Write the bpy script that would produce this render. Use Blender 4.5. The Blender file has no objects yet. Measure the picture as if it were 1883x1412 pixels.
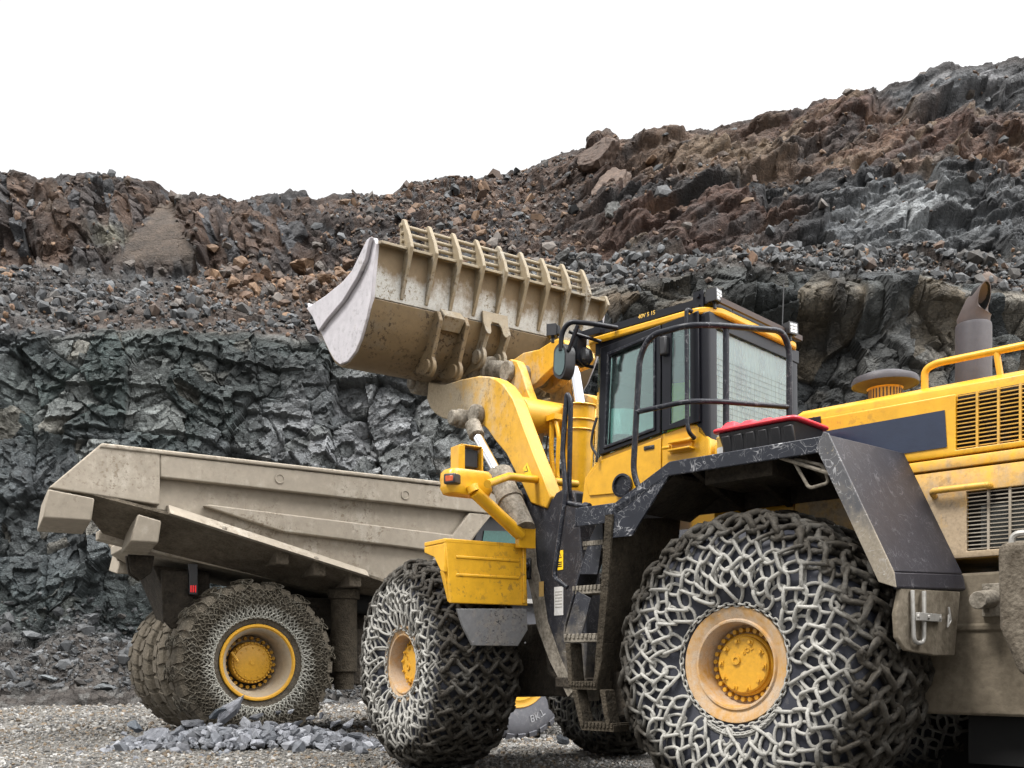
import bpy, bmesh, math, random
import numpy as np
from mathutils import Vector, Matrix, Euler, noise as mnoise

sc = bpy.context.scene
COL = sc.collection
FPX, CAMH, HORY = 1850.0, 1.1, 1217.0        # focal length, eye height, horizon row of the photograph

# ------------------------------------------------------------------ camera
cam_d = bpy.data.cameras.new('camera')
cam = bpy.data.objects.new('camera', cam_d)
COL.objects.link(cam)
cam.location = (0, 0, CAMH)
cam.rotation_euler = (math.radians(90), 0, 0)
cam_d.sensor_width = 36.0
cam_d.lens = 36.0 * FPX / 1883.0
cam_d.shift_y = (HORY - 706.0) / 1883.0
cam_d.clip_end = 2000
sc.camera = cam

# ------------------------------------------------------------------ overcast sky and veiled sun
SUN_EL, SUN_AZ = 58.0, -62.0                 # azimuth measured from behind the camera
w = bpy.data.worlds.new('World')
sc.world = w
w.use_nodes = True
wn = w.node_tree
bg = wn.nodes['Background']
sky = wn.nodes.new('ShaderNodeTexSky')
sky.sky_type = 'NISHITA'
sky.sun_disc = False
sky.sun_elevation = math.radians(SUN_EL)
sky.sun_rotation = math.radians(180 + SUN_AZ)
sky.air_density = 1.0
sky.dust_density = 6.0
sky.ozone_density = 1.0
hs = wn.nodes.new('ShaderNodeHueSaturation')
hs.inputs['Saturation'].default_value = 0.04
wn.links.new(sky.outputs[0], hs.inputs['Color'])
wn.links.new(hs.outputs[0], bg.inputs['Color'])
bg.inputs['Strength'].default_value = 0.106
sun_d = bpy.data.lights.new('sun', 'SUN')
sun_d.energy = 1.3
sun_d.angle = math.radians(16)
sun_d.color = (1.0, 0.97, 0.93)
sun = bpy.data.objects.new('sun', sun_d)
COL.objects.link(sun)
az = math.radians(SUN_AZ)
sdir = Vector((math.sin(az) * math.cos(math.radians(SUN_EL)), -math.cos(az) * math.cos(math.radians(SUN_EL)), math.sin(math.radians(SUN_EL))))
sun.rotation_euler = sdir.to_track_quat('Z', 'Y').to_euler()
sc.view_settings.view_transform = 'Standard'
sc.view_settings.look = 'None'
sc.view_settings.gamma = 1
sc.view_settings.exposure = 1.95

# ------------------------------------------------------------------ frames of reference of the two machines
class Frame:
    """plan frame of a machine part: f forward, l left, z up; can be hit by a sight line on a known plane"""
    def __init__(s, ox, oy, deg):
        a = math.radians(deg)
        s.o = (ox, oy); s.deg = deg
        s.a = (math.cos(a), math.sin(a)); s.n = (-math.sin(a), math.cos(a))
        s.M = Matrix.Translation((ox, oy, 0)) @ Matrix.Rotation(a, 4, 'Z')
    def _d(s, px, py, d):
        X = (px - 941) / FPX * d
        dx, dy = X - s.o[0], d - s.o[1]
        return Vector((dx * s.a[0] + dy * s.a[1], dx * s.n[0] + dy * s.n[1], CAMH + (HORY - py) / FPX * d))
    def L(s, px, py, l):
        u = (px - 941) / FPX
        return s._d(px, py, (l + s.o[0] * s.n[0] + s.o[1] * s.n[1]) / (u * s.n[0] + s.n[1]))
    def F(s, px, py, k):
        u = (px - 941) / FPX
        return s._d(px, py, (k + s.o[0] * s.a[0] + s.o[1] * s.a[1]) / (u * s.a[0] + s.a[1]))
    def Z(s, px, py, z):
        return s._d(px, py, (z - CAMH) * FPX / (HORY - py))

RF = Frame(2.710, 8.223, 136)                # rear half of the loader, origin under its axle
FF = Frame(0.2337, 11.526, 123)              # front half (steered to the right)
_ta = math.radians(31)
_hx = (474 - 941) / FPX * 14.2
TF = Frame(_hx - 1.75 * math.sin(_ta), 14.2 + 1.75 * math.cos(_ta), 31)   # dump truck, origin under rear axle
M_FRONT = RF.M.inverted() @ FF.M

# ------------------------------------------------------------------ mesh builder
def V(*a): return Vector(a)

def fillet(pts, r, n=5, closed=False):
    out = []
    N = len(pts)
    for i, p in enumerate(pts):
        p = Vector(p)
        if not closed and i in (0, N - 1):
            out.append(p); continue
        a, b = Vector(pts[i - 1]) - p, Vector(pts[(i + 1) % N]) - p
        d = min(r, a.length * .49, b.length * .49)
        if d < 1e-5: out.append(p); continue
        p0, p1 = p + a.normalized() * d, p + b.normalized() * d
        for k in range(n + 1):
            t = k / n
            out.append(p0 * (1 - t) ** 2 + p * 2 * t * (1 - t) + p1 * t * t)
    return out

class MB:
    def __init__(s): s.v = []; s.f = []; s.m = []
    def add(s, vs, fs, mi=0):
        b = len(s.v)
        s.v.extend([tuple(x) for x in vs])
        for f in fs: s.f.append(tuple(b + i for i in f)); s.m.append(mi)
        return s
    def box(s, p0, p1, mi=0):
        x0, y0, z0 = [min(a, b) for a, b in zip(p0, p1)]; x1, y1, z1 = [max(a, b) for a, b in zip(p0, p1)]
        return s.add([(x0,y0,z0),(x1,y0,z0),(x1,y1,z0),(x0,y1,z0),(x0,y0,z1),(x1,y0,z1),(x1,y1,z1),(x0,y1,z1)],
                     [(0,3,2,1),(4,5,6,7),(0,1,5,4),(1,2,6,5),(2,3,7,6),(3,0,4,7)], mi)
    def obox(s, c, ax, ay, az, mi=0):
        """box by centre and three half-axis vectors"""
        c, ax, ay, az = map(Vector, (c, ax, ay, az))
        vs = [c + sx*ax + sy*ay + sz*az for sz in (-1,1) for sx, sy in ((-1,-1),(1,-1),(1,1),(-1,1))]
        return s.add(vs, [(0,3,2,1),(4,5,6,7),(0,1,5,4),(1,2,6,5),(2,3,7,6),(3,0,4,7)], mi)
    def prism(s, poly, vec, mi=0):
        vec = Vector(vec); poly = [Vector(p) for p in poly]; n = len(poly)
        vs = poly + [p + vec for p in poly]
        return s.add(vs, [tuple(range(n - 1, -1, -1)), tuple(range(n, 2 * n))] + [(i, (i+1) % n, n + (i+1) % n, n + i) for i in range(n)], mi)
    def ring(s, outer, inner, vec, mi=0):
        """frame between two polygons with equal vertex counts"""
        vec = Vector(vec); n = len(outer)
        vs = [Vector(p) for p in outer] + [Vector(p) for p in inner]
        vs += [v + vec for v in vs]
        fs = []
        for i in range(n):
            j = (i + 1) % n
            fs += [(i, j, n + j, n + i), (2*n + i, 3*n + i, 3*n + j, 2*n + j), (i, 2*n + i, 2*n + j, j), (n + i, n + j, 3*n + j, 3*n + i)]
        return s.add(vs, fs, mi)
    def tube(s, path, r, seg=8, mi=0, closed=False, r2=None):
        P = [Vector(p) for p in path]; n = len(P)
        vs, fs = [], []
        t0 = (P[1] - P[0]).normalized()
        up = Vector((0, 0, 1)) if abs(t0.z) < .9 else Vector((1, 0, 0))
        nrm = (up - t0 * up.dot(t0)).normalized()
        for i in range(n):
            if closed: t = (P[(i+1) % n] - P[i-1]).normalized()
            elif i == 0: t = t0
            elif i == n - 1: t = (P[i] - P[i-1]).normalized()
            else: t = ((P[i+1] - P[i]).normalized() + (P[i] - P[i-1]).normalized()).normalized()
            nrm = (nrm - t * nrm.dot(t)).normalized()
            bn = t.cross(nrm)
            rr = r if r2 is None else r + (r2 - r) * i / (n - 1)
            for k in range(seg):
                a = 2 * math.pi * k / seg
                vs.append(P[i] + (nrm * math.cos(a) + bn * math.sin(a)) * rr)
        m = n if closed else n - 1
        for i in range(m):
            i2 = (i + 1) % n
            for k in range(seg):
                k2 = (k + 1) % seg
                fs.append((i*seg + k, i*seg + k2, i2*seg + k2, i2*seg + k))
        if not closed: fs += [tuple(range(seg - 1, -1, -1)), tuple((n-1)*seg + k for k in range(seg))]
        return s.add(vs, fs, mi)
    def cyl(s, p0, p1, r, seg=16, mi=0, r2=None): return s.tube([p0, p1], r, seg, mi, r2=r2)
    def lathe(s, prof, o=(0,0,0), ax=(0,1,0), seg=32, mi=0, cap0=False, cap1=False):
        """prof: (radius, height along axis)"""
        o, ax = Vector(o), Vector(ax).normalized()
        e1 = (Vector((0,0,1)) if abs(ax.z) < .9 else Vector((1,0,0)))
        e1 = (e1 - ax * e1.dot(ax)).normalized(); e2 = ax.cross(e1)
        vs, fs = [], []
        for r, h in prof:
            for k in range(seg):
                a = 2*math.pi*k/seg
                vs.append(o + ax*h + (e1*math.cos(a) + e2*math.sin(a))*r)
        for i in range(len(prof) - 1):
            for k in range(seg):
                k2 = (k+1) % seg
                fs.append((i*seg+k, i*seg+k2, (i+1)*seg+k2, (i+1)*seg+k))
        if cap0: fs.append(tuple(range(seg-1, -1, -1)))
        if cap1: fs.append(tuple((len(prof)-1)*seg + k for k in range(seg)))
        return s.add(vs, fs, mi)
    def bolt(s, p, ax, r, h, mi=0, seg=6): return s.cyl(p, Vector(p) + Vector(ax).normalized()*h, r, seg, mi)
    def build(s, name, mats, parent=None, M=None, bevel=0, seg=2, ang=38, recalc=True, smooth=True):
        me = bpy.data.meshes.new(name)
        me.from_pydata(s.v, [], s.f)
        mats = mats if isinstance(mats, (list, tuple)) else [mats]
        for m in mats: me.materials.append(m)
        me.polygons.foreach_set('material_index', s.m)
        if recalc:
            bm = bmesh.new(); bm.from_mesh(me)
            bmesh.ops.recalc_face_normals(bm, faces=bm.faces[:])
            bm.to_mesh(me); bm.free()
        if smooth:
            me.polygons.foreach_set('use_smooth', [True] * len(me.polygons))
            me.set_sharp_from_angle(angle=math.radians(ang))
        me.update()
        o = bpy.data.objects.new(name, me)
        COL.objects.link(o)
        if parent is not None: o.parent = parent
        if M is not None: o.matrix_local = M
        if bevel:
            b = o.modifiers.new('bevel', 'BEVEL'); b.width = bevel; b.segments = seg
            b.limit_method = 'ANGLE'; b.angle_limit = math.radians(35); b.harden_normals = False
        return o

def np_mesh(name, v, f, mats, parent=None, M=None, smooth=False, col=None, mi=None):
    """fast mesh from numpy arrays (all faces with the same vertex count)"""
    me = bpy.data.meshes.new(name)
    nf, k = f.shape
    me.vertices.add(len(v)); me.vertices.foreach_set('co', np.ascontiguousarray(v, dtype=np.float32).ravel())
    me.loops.add(nf * k); me.loops.foreach_set('vertex_index', np.ascontiguousarray(f, dtype=np.int32).ravel())
    me.polygons.add(nf)
    me.polygons.foreach_set('loop_start', np.arange(nf, dtype=np.int32) * k)
    me.polygons.foreach_set('loop_total', np.full(nf, k, dtype=np.int32))
    for m in (mats if isinstance(mats, (list, tuple)) else [mats]): me.materials.append(m)
    if mi is not None: me.polygons.foreach_set('material_index', mi.astype(np.int32))
    me.polygons.foreach_set('use_smooth', np.full(nf, smooth))
    me.update(calc_edges=True); me.validate()
    if col is not None:
        a = me.color_attributes.new('tint', 'FLOAT_COLOR', 'POINT')
        c = np.ones((len(v), 4), dtype=np.float32); c[:, :3] = col
        a.data.foreach_set('color', c.ravel())
    o = bpy.data.objects.new(name, me)
    COL.objects.link(o)
    if parent is not None: o.parent = parent
    if M is not None: o.matrix_local = M
    return o

def tag(o, label=None, cat=None, group=None, kind=None):
    if label: o['label'] = label
    if cat: o['category'] = cat
    if group: o['group'] = group
    if kind: o['kind'] = kind
    return o

def empty(name, M):
    o = bpy.data.objects.new(name, None)
    COL.objects.link(o); o.matrix_world = M; o.empty_display_size = .3
    return o

def copy_tree(o, parent=None):
    c = o.copy(); COL.objects.link(c)
    if parent is not None: c.parent = parent
    for ch in [x for x in bpy.data.objects if x.parent == o]: copy_tree(ch, c)
    return c

def text_mesh(body, size, depth=.004):
    cu = bpy.data.curves.new('lettering', 'FONT'); cu.body = body; cu.size = size; cu.extrude = depth
    cu.align_x = 'CENTER'; cu.align_y = 'CENTER'
    o = bpy.data.objects.new('lettering', cu); COL.objects.link(o)
    dg = bpy.context.evaluated_depsgraph_get()
    me = bpy.data.meshes.new_from_object(o.evaluated_get(dg))
    bpy.data.objects.remove(o); bpy.data.curves.remove(cu)
    vs = [v.co.copy() for v in me.vertices]; fs = [tuple(p.vertices) for p in me.polygons]
    bpy.data.meshes.remove(me)
    return vs, fs

# ------------------------------------------------------------------ materials
def nd(nt, t, ins=None, **at):
    n = nt.nodes.new(t)
    for k, v in at.items(): setattr(n, k, v)
    for k, v in (ins or {}).items():
        if isinstance(v, bpy.types.NodeSocket): nt.links.new(v, n.inputs[k])
        else: n.inputs[k].default_value = v
    return n
def c4(c): return (c[0], c[1], c[2], 1)
def mth(nt, op, a, b=0.0, clamp=False): return nd(nt, 'ShaderNodeMath', {0: a, 1: b}, operation=op, use_clamp=clamp).outputs[0]
def noi(nt, vec, sc_, det=5, rough=.55, dist=0.0):
    return nd(nt, 'ShaderNodeTexNoise', {'Vector': vec, 'Scale': sc_, 'Detail': det, 'Roughness': rough, 'Distortion': dist}).outputs['Fac']
def vor(nt, vec, sc_, feature='F1', out='Distance', rnd=1.0):
    return nd(nt, 'ShaderNodeTexVoronoi', {'Vector': vec, 'Scale': sc_, 'Randomness': rnd}, feature=feature).outputs[out]
def rng(nt, x, a, b, c=0.0, d=1.0):
    return nd(nt, 'ShaderNodeMapRange', {0: x, 1: a, 2: b, 3: c, 4: d}).outputs[0]
def mixc(nt, f, a, b):
    n = nt.nodes.new('ShaderNodeMix'); n.data_type = 'RGBA'
    for i, v in ((0, f), (6, a), (7, b)):
        if isinstance(v, bpy.types.NodeSocket): nt.links.new(v, n.inputs[i])
        else: n.inputs[i].default_value = v if i == 0 else c4(v)
    return n.outputs[2]
def bump(nt, h, strength=.5, dist=.02, nrm=None):
    ins = {'Height': h, 'Strength': strength, 'Distance': dist}
    if nrm is not None: ins['Normal'] = nrm
    return nd(nt, 'ShaderNodeBump', ins).outputs[0]
def mk(name):
    m = bpy.data.materials.new(name); m.use_nodes = True
    nt = m.node_tree
    return m, nt, nt.nodes['Principled BSDF']
def setb(nt, b, **k):
    for n, v in k.items():
        key = {'col': 'Base Color', 'rough': 'Roughness', 'metal': 'Metallic', 'nrm': 'Normal', 'spec': 'Specular IOR Level'}[n]
        if isinstance(v, bpy.types.NodeSocket): nt.links.new(v, b.inputs[key])
        else: b.inputs[key].default_value = c4(v) if n == 'col' else v
def objc(nt): return nd(nt, 'ShaderNodeTexCoord').outputs['Object']

def paint(name, col, dust=(.30, .245, .17), amt=.0, zlo=None, zhi=None, axis=2, rough=.42, metal=0.0, speck=.0, scratch=0.0, grime=.35, streak=.5, bmp=.06, scl=1.0, dark=(.05, .04, .03), scr_col=(.45,.45,.46)):
    """painted plate with dust, specks, scratches and dark wear patches"""
    m, nt, b = mk(name)
    vec = objc(nt)
    n1, n2, n3 = noi(nt, vec, 1.4*scl, 6), noi(nt, vec, 8*scl, 6, .65), noi(nt, vec, 55*scl, 3, .6)
    base = mixc(nt, rng(nt, n2, .3, .7), tuple(x*.86 for x in col), tuple(min(1, x*1.1) for x in col))
    f = mth(nt, 'ADD', mth(nt, 'MULTIPLY', mth(nt, 'SUBTRACT', n1, .5), 1.3), mth(nt, 'MULTIPLY', mth(nt, 'SUBTRACT', n2, .5), .9))
    st = noi(nt, nd(nt, 'ShaderNodeMapping', {'Vector': vec, 'Scale': (7*scl, 7*scl, .8*scl)}).outputs[0], 1.6, 5, .6)
    f = mth(nt, 'ADD', mth(nt, 'ADD', f, amt), mth(nt, 'MULTIPLY', mth(nt, 'SUBTRACT', st, .5), streak))
    if zlo is not None:
        z = nd(nt, 'ShaderNodeSeparateXYZ', {0: vec}).outputs[axis]
        f = mth(nt, 'ADD', f, rng(nt, z, zlo, zhi, .55, -.25))
    dcol = mixc(nt, rng(nt, n3, .3, .7), tuple(x*.8 for x in dust), tuple(x*1.15 for x in dust))
    c = mixc(nt, rng(nt, f, .05, .5, 0, .92), base, dcol)
    if speck:
        s = rng(nt, n3, .70 - speck, .74 - speck)
        c = mixc(nt, mth(nt, 'MULTIPLY', s, .7), c, dust)
    if grime:
        g = noi(nt, vec, 17*scl, 4, .7)
        g = mth(nt, 'MULTIPLY', rng(nt, g, .54, .62), rng(nt, n1, .44, .6))
        c = mixc(nt, mth(nt, 'MULTIPLY', g, grime), c, dark)
    if scratch:
        s1 = noi(nt, vec, 5.5*scl, 1.5, .4, 2.2); s2 = noi(nt, vec, 11*scl, 1, .4, 1.5)
        l1 = rng(nt, mth(nt, 'ABSOLUTE', mth(nt, 'SUBTRACT', s1, .5)), .0, .012, 1, 0)
        l2 = rng(nt, mth(nt, 'ABSOLUTE', mth(nt, 'SUBTRACT', s2, .52)), .0, .016, 1, 0)
        l = mth(nt, 'MULTIPLY', mth(nt, 'MAXIMUM', l1, l2), rng(nt, n2, .42, .62))
        c = mixc(nt, mth(nt, 'MULTIPLY', l, scratch), c, scr_col)
    r = mth(nt, 'ADD', rough, rng(nt, f, 0, .5, 0, .35), True)
    setb(nt, b, col=c, rough=r, metal=metal, spec=.28 if max(col) < .05 else .5, nrm=bump(nt, mth(nt, 'ADD', n2, mth(nt, 'MULTIPLY', n3, .35)), bmp*4, .006))
    return m

def mud(name, c1, c2, scale=9, strength=.8, dist=.05, rough=.9):
    m, nt, b = mk(name)
    vec = objc(nt)
    a, d, e = noi(nt, vec, scale, 8, .65), noi(nt, vec, scale*5, 5, .6), vor(nt, vec, scale*4)
    h = mth(nt, 'ADD', mth(nt, 'ADD', a, mth(nt, 'MULTIPLY', d, .4)), mth(nt, 'MULTIPLY', e, -.25))
    c = mixc(nt, rng(nt, mth(nt, 'ADD', a, mth(nt, 'MULTIPLY', mth(nt, 'SUBTRACT', d, .5), .6)), .3, .7), c1, c2)
    setb(nt, b, col=c, rough=rough, spec=.25, nrm=bump(nt, h, strength, dist))
    return m

def plain(name, col, rough=.5, metal=0.0, bmp=0.0, scale=30, var=.15):
    m, nt, b = mk(name)
    vec = objc(nt); n = noi(nt, vec, scale, 4)
    c = mixc(nt, rng(nt, n, .3, .7), tuple(x*(1-var) for x in col), tuple(min(1, x*(1+var)) for x in col))
    setb(nt, b, col=c, rough=rough, metal=metal)
    if bmp: setb(nt, b, nrm=bump(nt, n, bmp, .01))
    return m

def glass(name, tint, alpha, rough=.03, dirt=.12):
    """thin pane: tinted see-through mixed with a mirror film and a little dust"""
    m = bpy.data.materials.new(name); m.use_nodes = True
    nt = m.node_tree; nt.nodes.remove(nt.nodes['Principled BSDF'])
    vec = objc(nt)
    tr = nd(nt, 'ShaderNodeBsdfTransparent', {'Color': c4(tint)}).outputs[0]
    gl = nd(nt, 'ShaderNodeBsdfGlossy', {'Color': (1, 1, 1, 1), 'Roughness': rough}).outputs[0]
    df = nd(nt, 'ShaderNodeMixShader', {0: .5, 1: nd(nt, 'ShaderNodeBsdfDiffuse', {'Color': (.42, .50, .50, 1)}).outputs[0], 2: nd(nt, 'ShaderNodeBsdfTranslucent', {'Color': (.62, .80, .77, 1)}).outputs[0]}).outputs[0]
    fr = nd(nt, 'ShaderNodeFresnel', {'IOR': 1.5}).outputs[0]
    n = noi(nt, nd(nt, 'ShaderNodeMapping', {'Vector': vec, 'Scale': (4, 4, .8)}).outputs[0], 3, 6)
    a = nd(nt, 'ShaderNodeMixShader', {0: mth(nt, 'ADD', fr, alpha, True), 1: tr, 2: gl}).outputs[0]
    d = nd(nt, 'ShaderNodeMixShader', {0: rng(nt, n, .35, .75, dirt*.4, dirt*1.6), 1: a, 2: df}).outputs[0]
    nt.links.new(d, nt.nodes['Material Output'].inputs[0])
    return m

YEL = (.60, .312, .013)
M = {}
M['yellow'] = paint('yellow_paint', YEL, amt=-.30, zlo=1.7, zhi=2.6, rough=.33, speck=-.02, grime=.25)
M['yellow_clean'] = paint('yellow_paint_clean', YEL, dust=(.38, .28, .15), amt=-.42, rough=.3, speck=-.02, grime=.15)
M['yellow_dusty'] = paint('yellow_paint_dusty', (.56, .31, .04), dust=(.32, .25, .16), amt=-.02, rough=.5, speck=.05, grime=.5)
M['arm'] = paint('boom_paint', (.58, .315, .024), dust=(.40, .34, .25), amt=.16, zlo=.9, zhi=-.7, axis=0, rough=.45, speck=.02, grime=.5)
M['bucket'] = paint('bucket_steel', (.22, .175, .11), dust=(.27, .26, .235), amt=.08, rough=.6, speck=.02, grime=1.0, dark=(.10, .065, .03), scl=1.3)
M['bucket_low'] = paint('bucket_rusty', (.155, .108, .055), dust=(.125, .11, .085), amt=.0, rough=.65, speck=.03, grime=1.4, dark=(.045, .027, .012), scl=1.15)
M['bucket_end'] = paint('bucket_cutter_steel', (.44, .42, .44), dust=(.42, .39, .36), amt=-.1, rough=.45, grime=.35)
M['bucket_dust'] = paint('bucket_dusted', (.16, .115, .065), dust=(.40, .395, .37), amt=.0, zlo=5.20, zhi=5.50, rough=.8, speck=.0, grime=1.0, dark=(.13, .095, .05), scl=1.5)
M['black'] = paint('black_paint', (.009, .010, .015), dust=(.20, .18, .15), amt=-.55, rough=.38, speck=-.01, scratch=.35, grime=0)
M['black_scr'] = paint('black_paint_scratched', (.018, .020, .027), dust=(.18, .17, .155), amt=-.45, rough=.4, speck=.01, scratch=.7, grime=0)
M['black_clean'] = paint('black_paint_clean', (.007, .0075, .011), dust=(.10, .095, .09), amt=-.8, rough=.35, speck=-.04, grime=0)
M['fender'] = paint('fender_rubber', (.020, .019, .024), dust=(.15, .13, .105), amt=-.42, rough=.5, speck=.0, scratch=.14, grime=0)
M['tower'] = paint('tower_paint', (.022, .023, .029), dust=(.15, .13, .10), amt=-.25, zlo=.9, zhi=2.5, rough=.45, speck=.02, scratch=.3, grime=0)
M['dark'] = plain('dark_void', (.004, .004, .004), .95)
M['mud'] = mud('wet_mud', (.026, .021, .014), (.066, .053, .037), 10, .9, .04)
M['mud_grey'] = mud('dry_mud', (.10, .087, .068), (.29, .26, .215), 8, .5, .03)
M['mudpaint'] = paint('muddy_paint', (.14, .095, .035), dust=(.20, .165, .12), amt=.25, rough=.8, speck=.06, grime=.5, bmp=.15)
M['tan'] = paint('dusty_tan_steel', (.265, .228, .178), dust=(.38, .345, .29), amt=.02, rough=.75, speck=.01, grime=.7, streak=1.0, dark=(.14, .105, .07), bmp=.05)
M['tan_mud'] = mud('mud_caked_steel', (.075, .062, .045), (.16, .133, .10), 6, .7, .05)
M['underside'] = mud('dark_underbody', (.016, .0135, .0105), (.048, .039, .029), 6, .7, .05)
M['rubber'] = paint('tyre_rubber', (.028, .030, .040), dust=(.16, .15, .14), amt=-.22, rough=.6, speck=.04, grime=0, bmp=.1, scl=2.2)
M['rubber_mud'] = mud('muddy_rubber', (.065, .055, .04), (.135, .115, .088), 7, .7, .04)
M['rim'] = paint('rim_dusty', (.44, .23, .05), dust=(.42, .325, .235), amt=.34, rough=.6, speck=.03, grime=.25, scl=3)
M['rim_y'] = paint('rim_yellow', (.56, .29, .02), dust=(.32, .25, .16), amt=-.30, rough=.45, speck=.01, grime=.3, scl=3)
M['rim_tan'] = paint('rim_tan', (.32, .25, .165), dust=(.32, .275, .21), amt=.1, rough=.7, grime=.2, scl=3)
M['steel'] = plain('grey_steel', (.30, .29, .27), .55, .3, .1)
M['chrome'] = plain('chrome_rod', (.80, .80, .82), .08, 1.0, 0, 6, .03)
M['red'] = plain('red_plastic', (.62, .030, .045), .38, 0, .03, 20)
M['blackplastic'] = plain('black_plastic', (.016, .016, .018), .42, 0, .05)
M['navy'] = paint('navy_decal', (.018, .026, .05), dust=(.2, .2, .2), amt=-.7, rough=.3, speck=-.02, grime=0)
M['rust'] = paint('rusty_steel', (.06, .045, .042), dust=(.14, .10, .075), amt=-.25, rough=.75, grime=.6, scl=3)
M['exhaust'] = paint('heat_grey_steel', (.05, .046, .052), dust=(.2, .14, .11), amt=-.5, rough=.55, metal=.2, grime=.3, scl=3)
M['glass'] = glass('green_glass', (.72, .90, .87), .04, .02, .06)
M['glass_dusty'] = glass('dusty_green_glass', (.60, .80, .76), .03, .06, .55)
M['glass_grey'] = glass('grey_glass', (.55, .66, .68), .12, .05, .26)
M['lens'] = plain('lamp_lens', (.55, .57, .58), .15, .2, .4, 60)
M['orange_lens'] = plain('orange_lens', (.42, .075, .02), .2)
M['seat'] = plain('seat_cloth', (.025, .05, .045), .9)
M['interior'] = plain('cab_lining', (.10, .11, .11), .8)
M['hivis'] = plain('hivis_cloth', (.62, .80, .04), .7, 0, .2, 15)
M['sticker'] = plain('sticker_yellow', (.85, .55, .02), .4)
M['paper'] = plain('sticker_grey', (.55, .55, .54), .5)
M['hose'] = plain('rubber_hose', (.22, .19, .15), .6, 0, .1)

def chain_mat(name, r0, r1, pale=(.37, .36, .33), muddy=(.024, .020, .0145)):
    m, nt, b = mk(name)
    vec = objc(nt)
    xyz = nd(nt, 'ShaderNodeSeparateXYZ', {0: vec}).outputs
    r = mth(nt, 'SQRT', mth(nt, 'ADD', mth(nt, 'POWER', xyz[0], 2.0), mth(nt, 'POWER', xyz[2], 2.0)))
    n, n2 = noi(nt, vec, 5, 5), noi(nt, vec, 45, 4, .65)
    f = mth(nt, 'ADD', rng(nt, r, r0, r1), mth(nt, 'MULTIPLY', mth(nt, 'SUBTRACT', n, .5), .9), True)
    mc = mixc(nt, rng(nt, n2, .35, .65), tuple(x*.55 for x in muddy), tuple(x*1.6 for x in muddy))
    pc = mixc(nt, rng(nt, n2, .3, .7), tuple(x*.72 for x in pale), pale)
    setb(nt, b, col=mixc(nt, f, pc, mc), rough=.75, spec=.35, nrm=bump(nt, n2, .55, .012))
    return m
M['chain'] = chain_mat('chain_links', .72, .93)
M['chain_truck'] = chain_mat('truck_chain_links', .66, .84, (.42, .41, .36), (.065, .055, .039))
# ------------------------------------------------------------------ rock wall
rs = np.random.RandomState(7)
_tab = rs.rand(4, 65536)
def _h(ix, iy, k, seed):
    return _tab[k, ((ix * 7919 + iy * 104729 + seed * 1301) % 65536)]
def facets(x, y, cell, seed, tilt=.5, ax=1.0, ay=1.0):
    """broken-rock relief: every cell of a jittered grid is a plane with its own height and tilt"""
    X, Y = x / (cell * ax), y / (cell * ay)
    ix, iy = np.floor(X).astype(np.int64), np.floor(Y).astype(np.int64)
    b1 = np.full(X.shape, 9.); b2 = np.full(X.shape, 9.)
    sx = np.zeros_like(X); sy = np.zeros_like(X); ci = np.zeros(X.shape, np.int64); cj = np.zeros(X.shape, np.int64)
    for dx in (-1, 0, 1):
        for dy in (-1, 0, 1):
            jx, jy = ix + dx, iy + dy
            px, py = jx + _h(jx, jy, 0, seed), jy + _h(jx, jy, 1, seed)
            d = np.hypot(X - px, Y - py)
            n = d < b1
            b2 = np.where(n, b1, np.minimum(b2, d))
            b1 = np.where(n, d, b1)
            sx = np.where(n, px, sx); sy = np.where(n, py, sy); ci = np.where(n, jx, ci); cj = np.where(n, jy, cj)
    h = _h(ci, cj, 2, seed) - .5
    tx, ty = (_h(ci + 31, cj, 2, seed) - .5) * 2, (_h(ci, cj + 57, 3, seed) - .5) * 2
    return (h + tilt * (tx * (X - sx) + ty * (Y - sy))) * cell, _h(ci, cj, 3, seed + 5), (b2 - b1) * cell
def vnoise(x, y, s, seed):
    X, Y = x / s, y / s
    ix, iy = np.floor(X).astype(np.int64), np.floor(Y).astype(np.int64)
    fx, fy = X - ix, Y - iy
    fx, fy = fx*fx*(3-2*fx), fy*fy*(3-2*fy)
    g = lambda a, b: _h(ix + a, iy + b, 0, seed)
    return (g(0,0)*(1-fx) + g(1,0)*fx)*(1-fy) + (g(0,1)*(1-fx) + g(1,1)*fx)*fy - .5
def fbm(x, y, s, seed, o=4):
    return sum(vnoise(x, y, s / 2**k, seed + k) / 2**k for k in range(o))
def sstep(a, b, x):
    t = np.clip((x - a) / (b - a), 0, 1); return t*t*(3-2*t)

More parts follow.
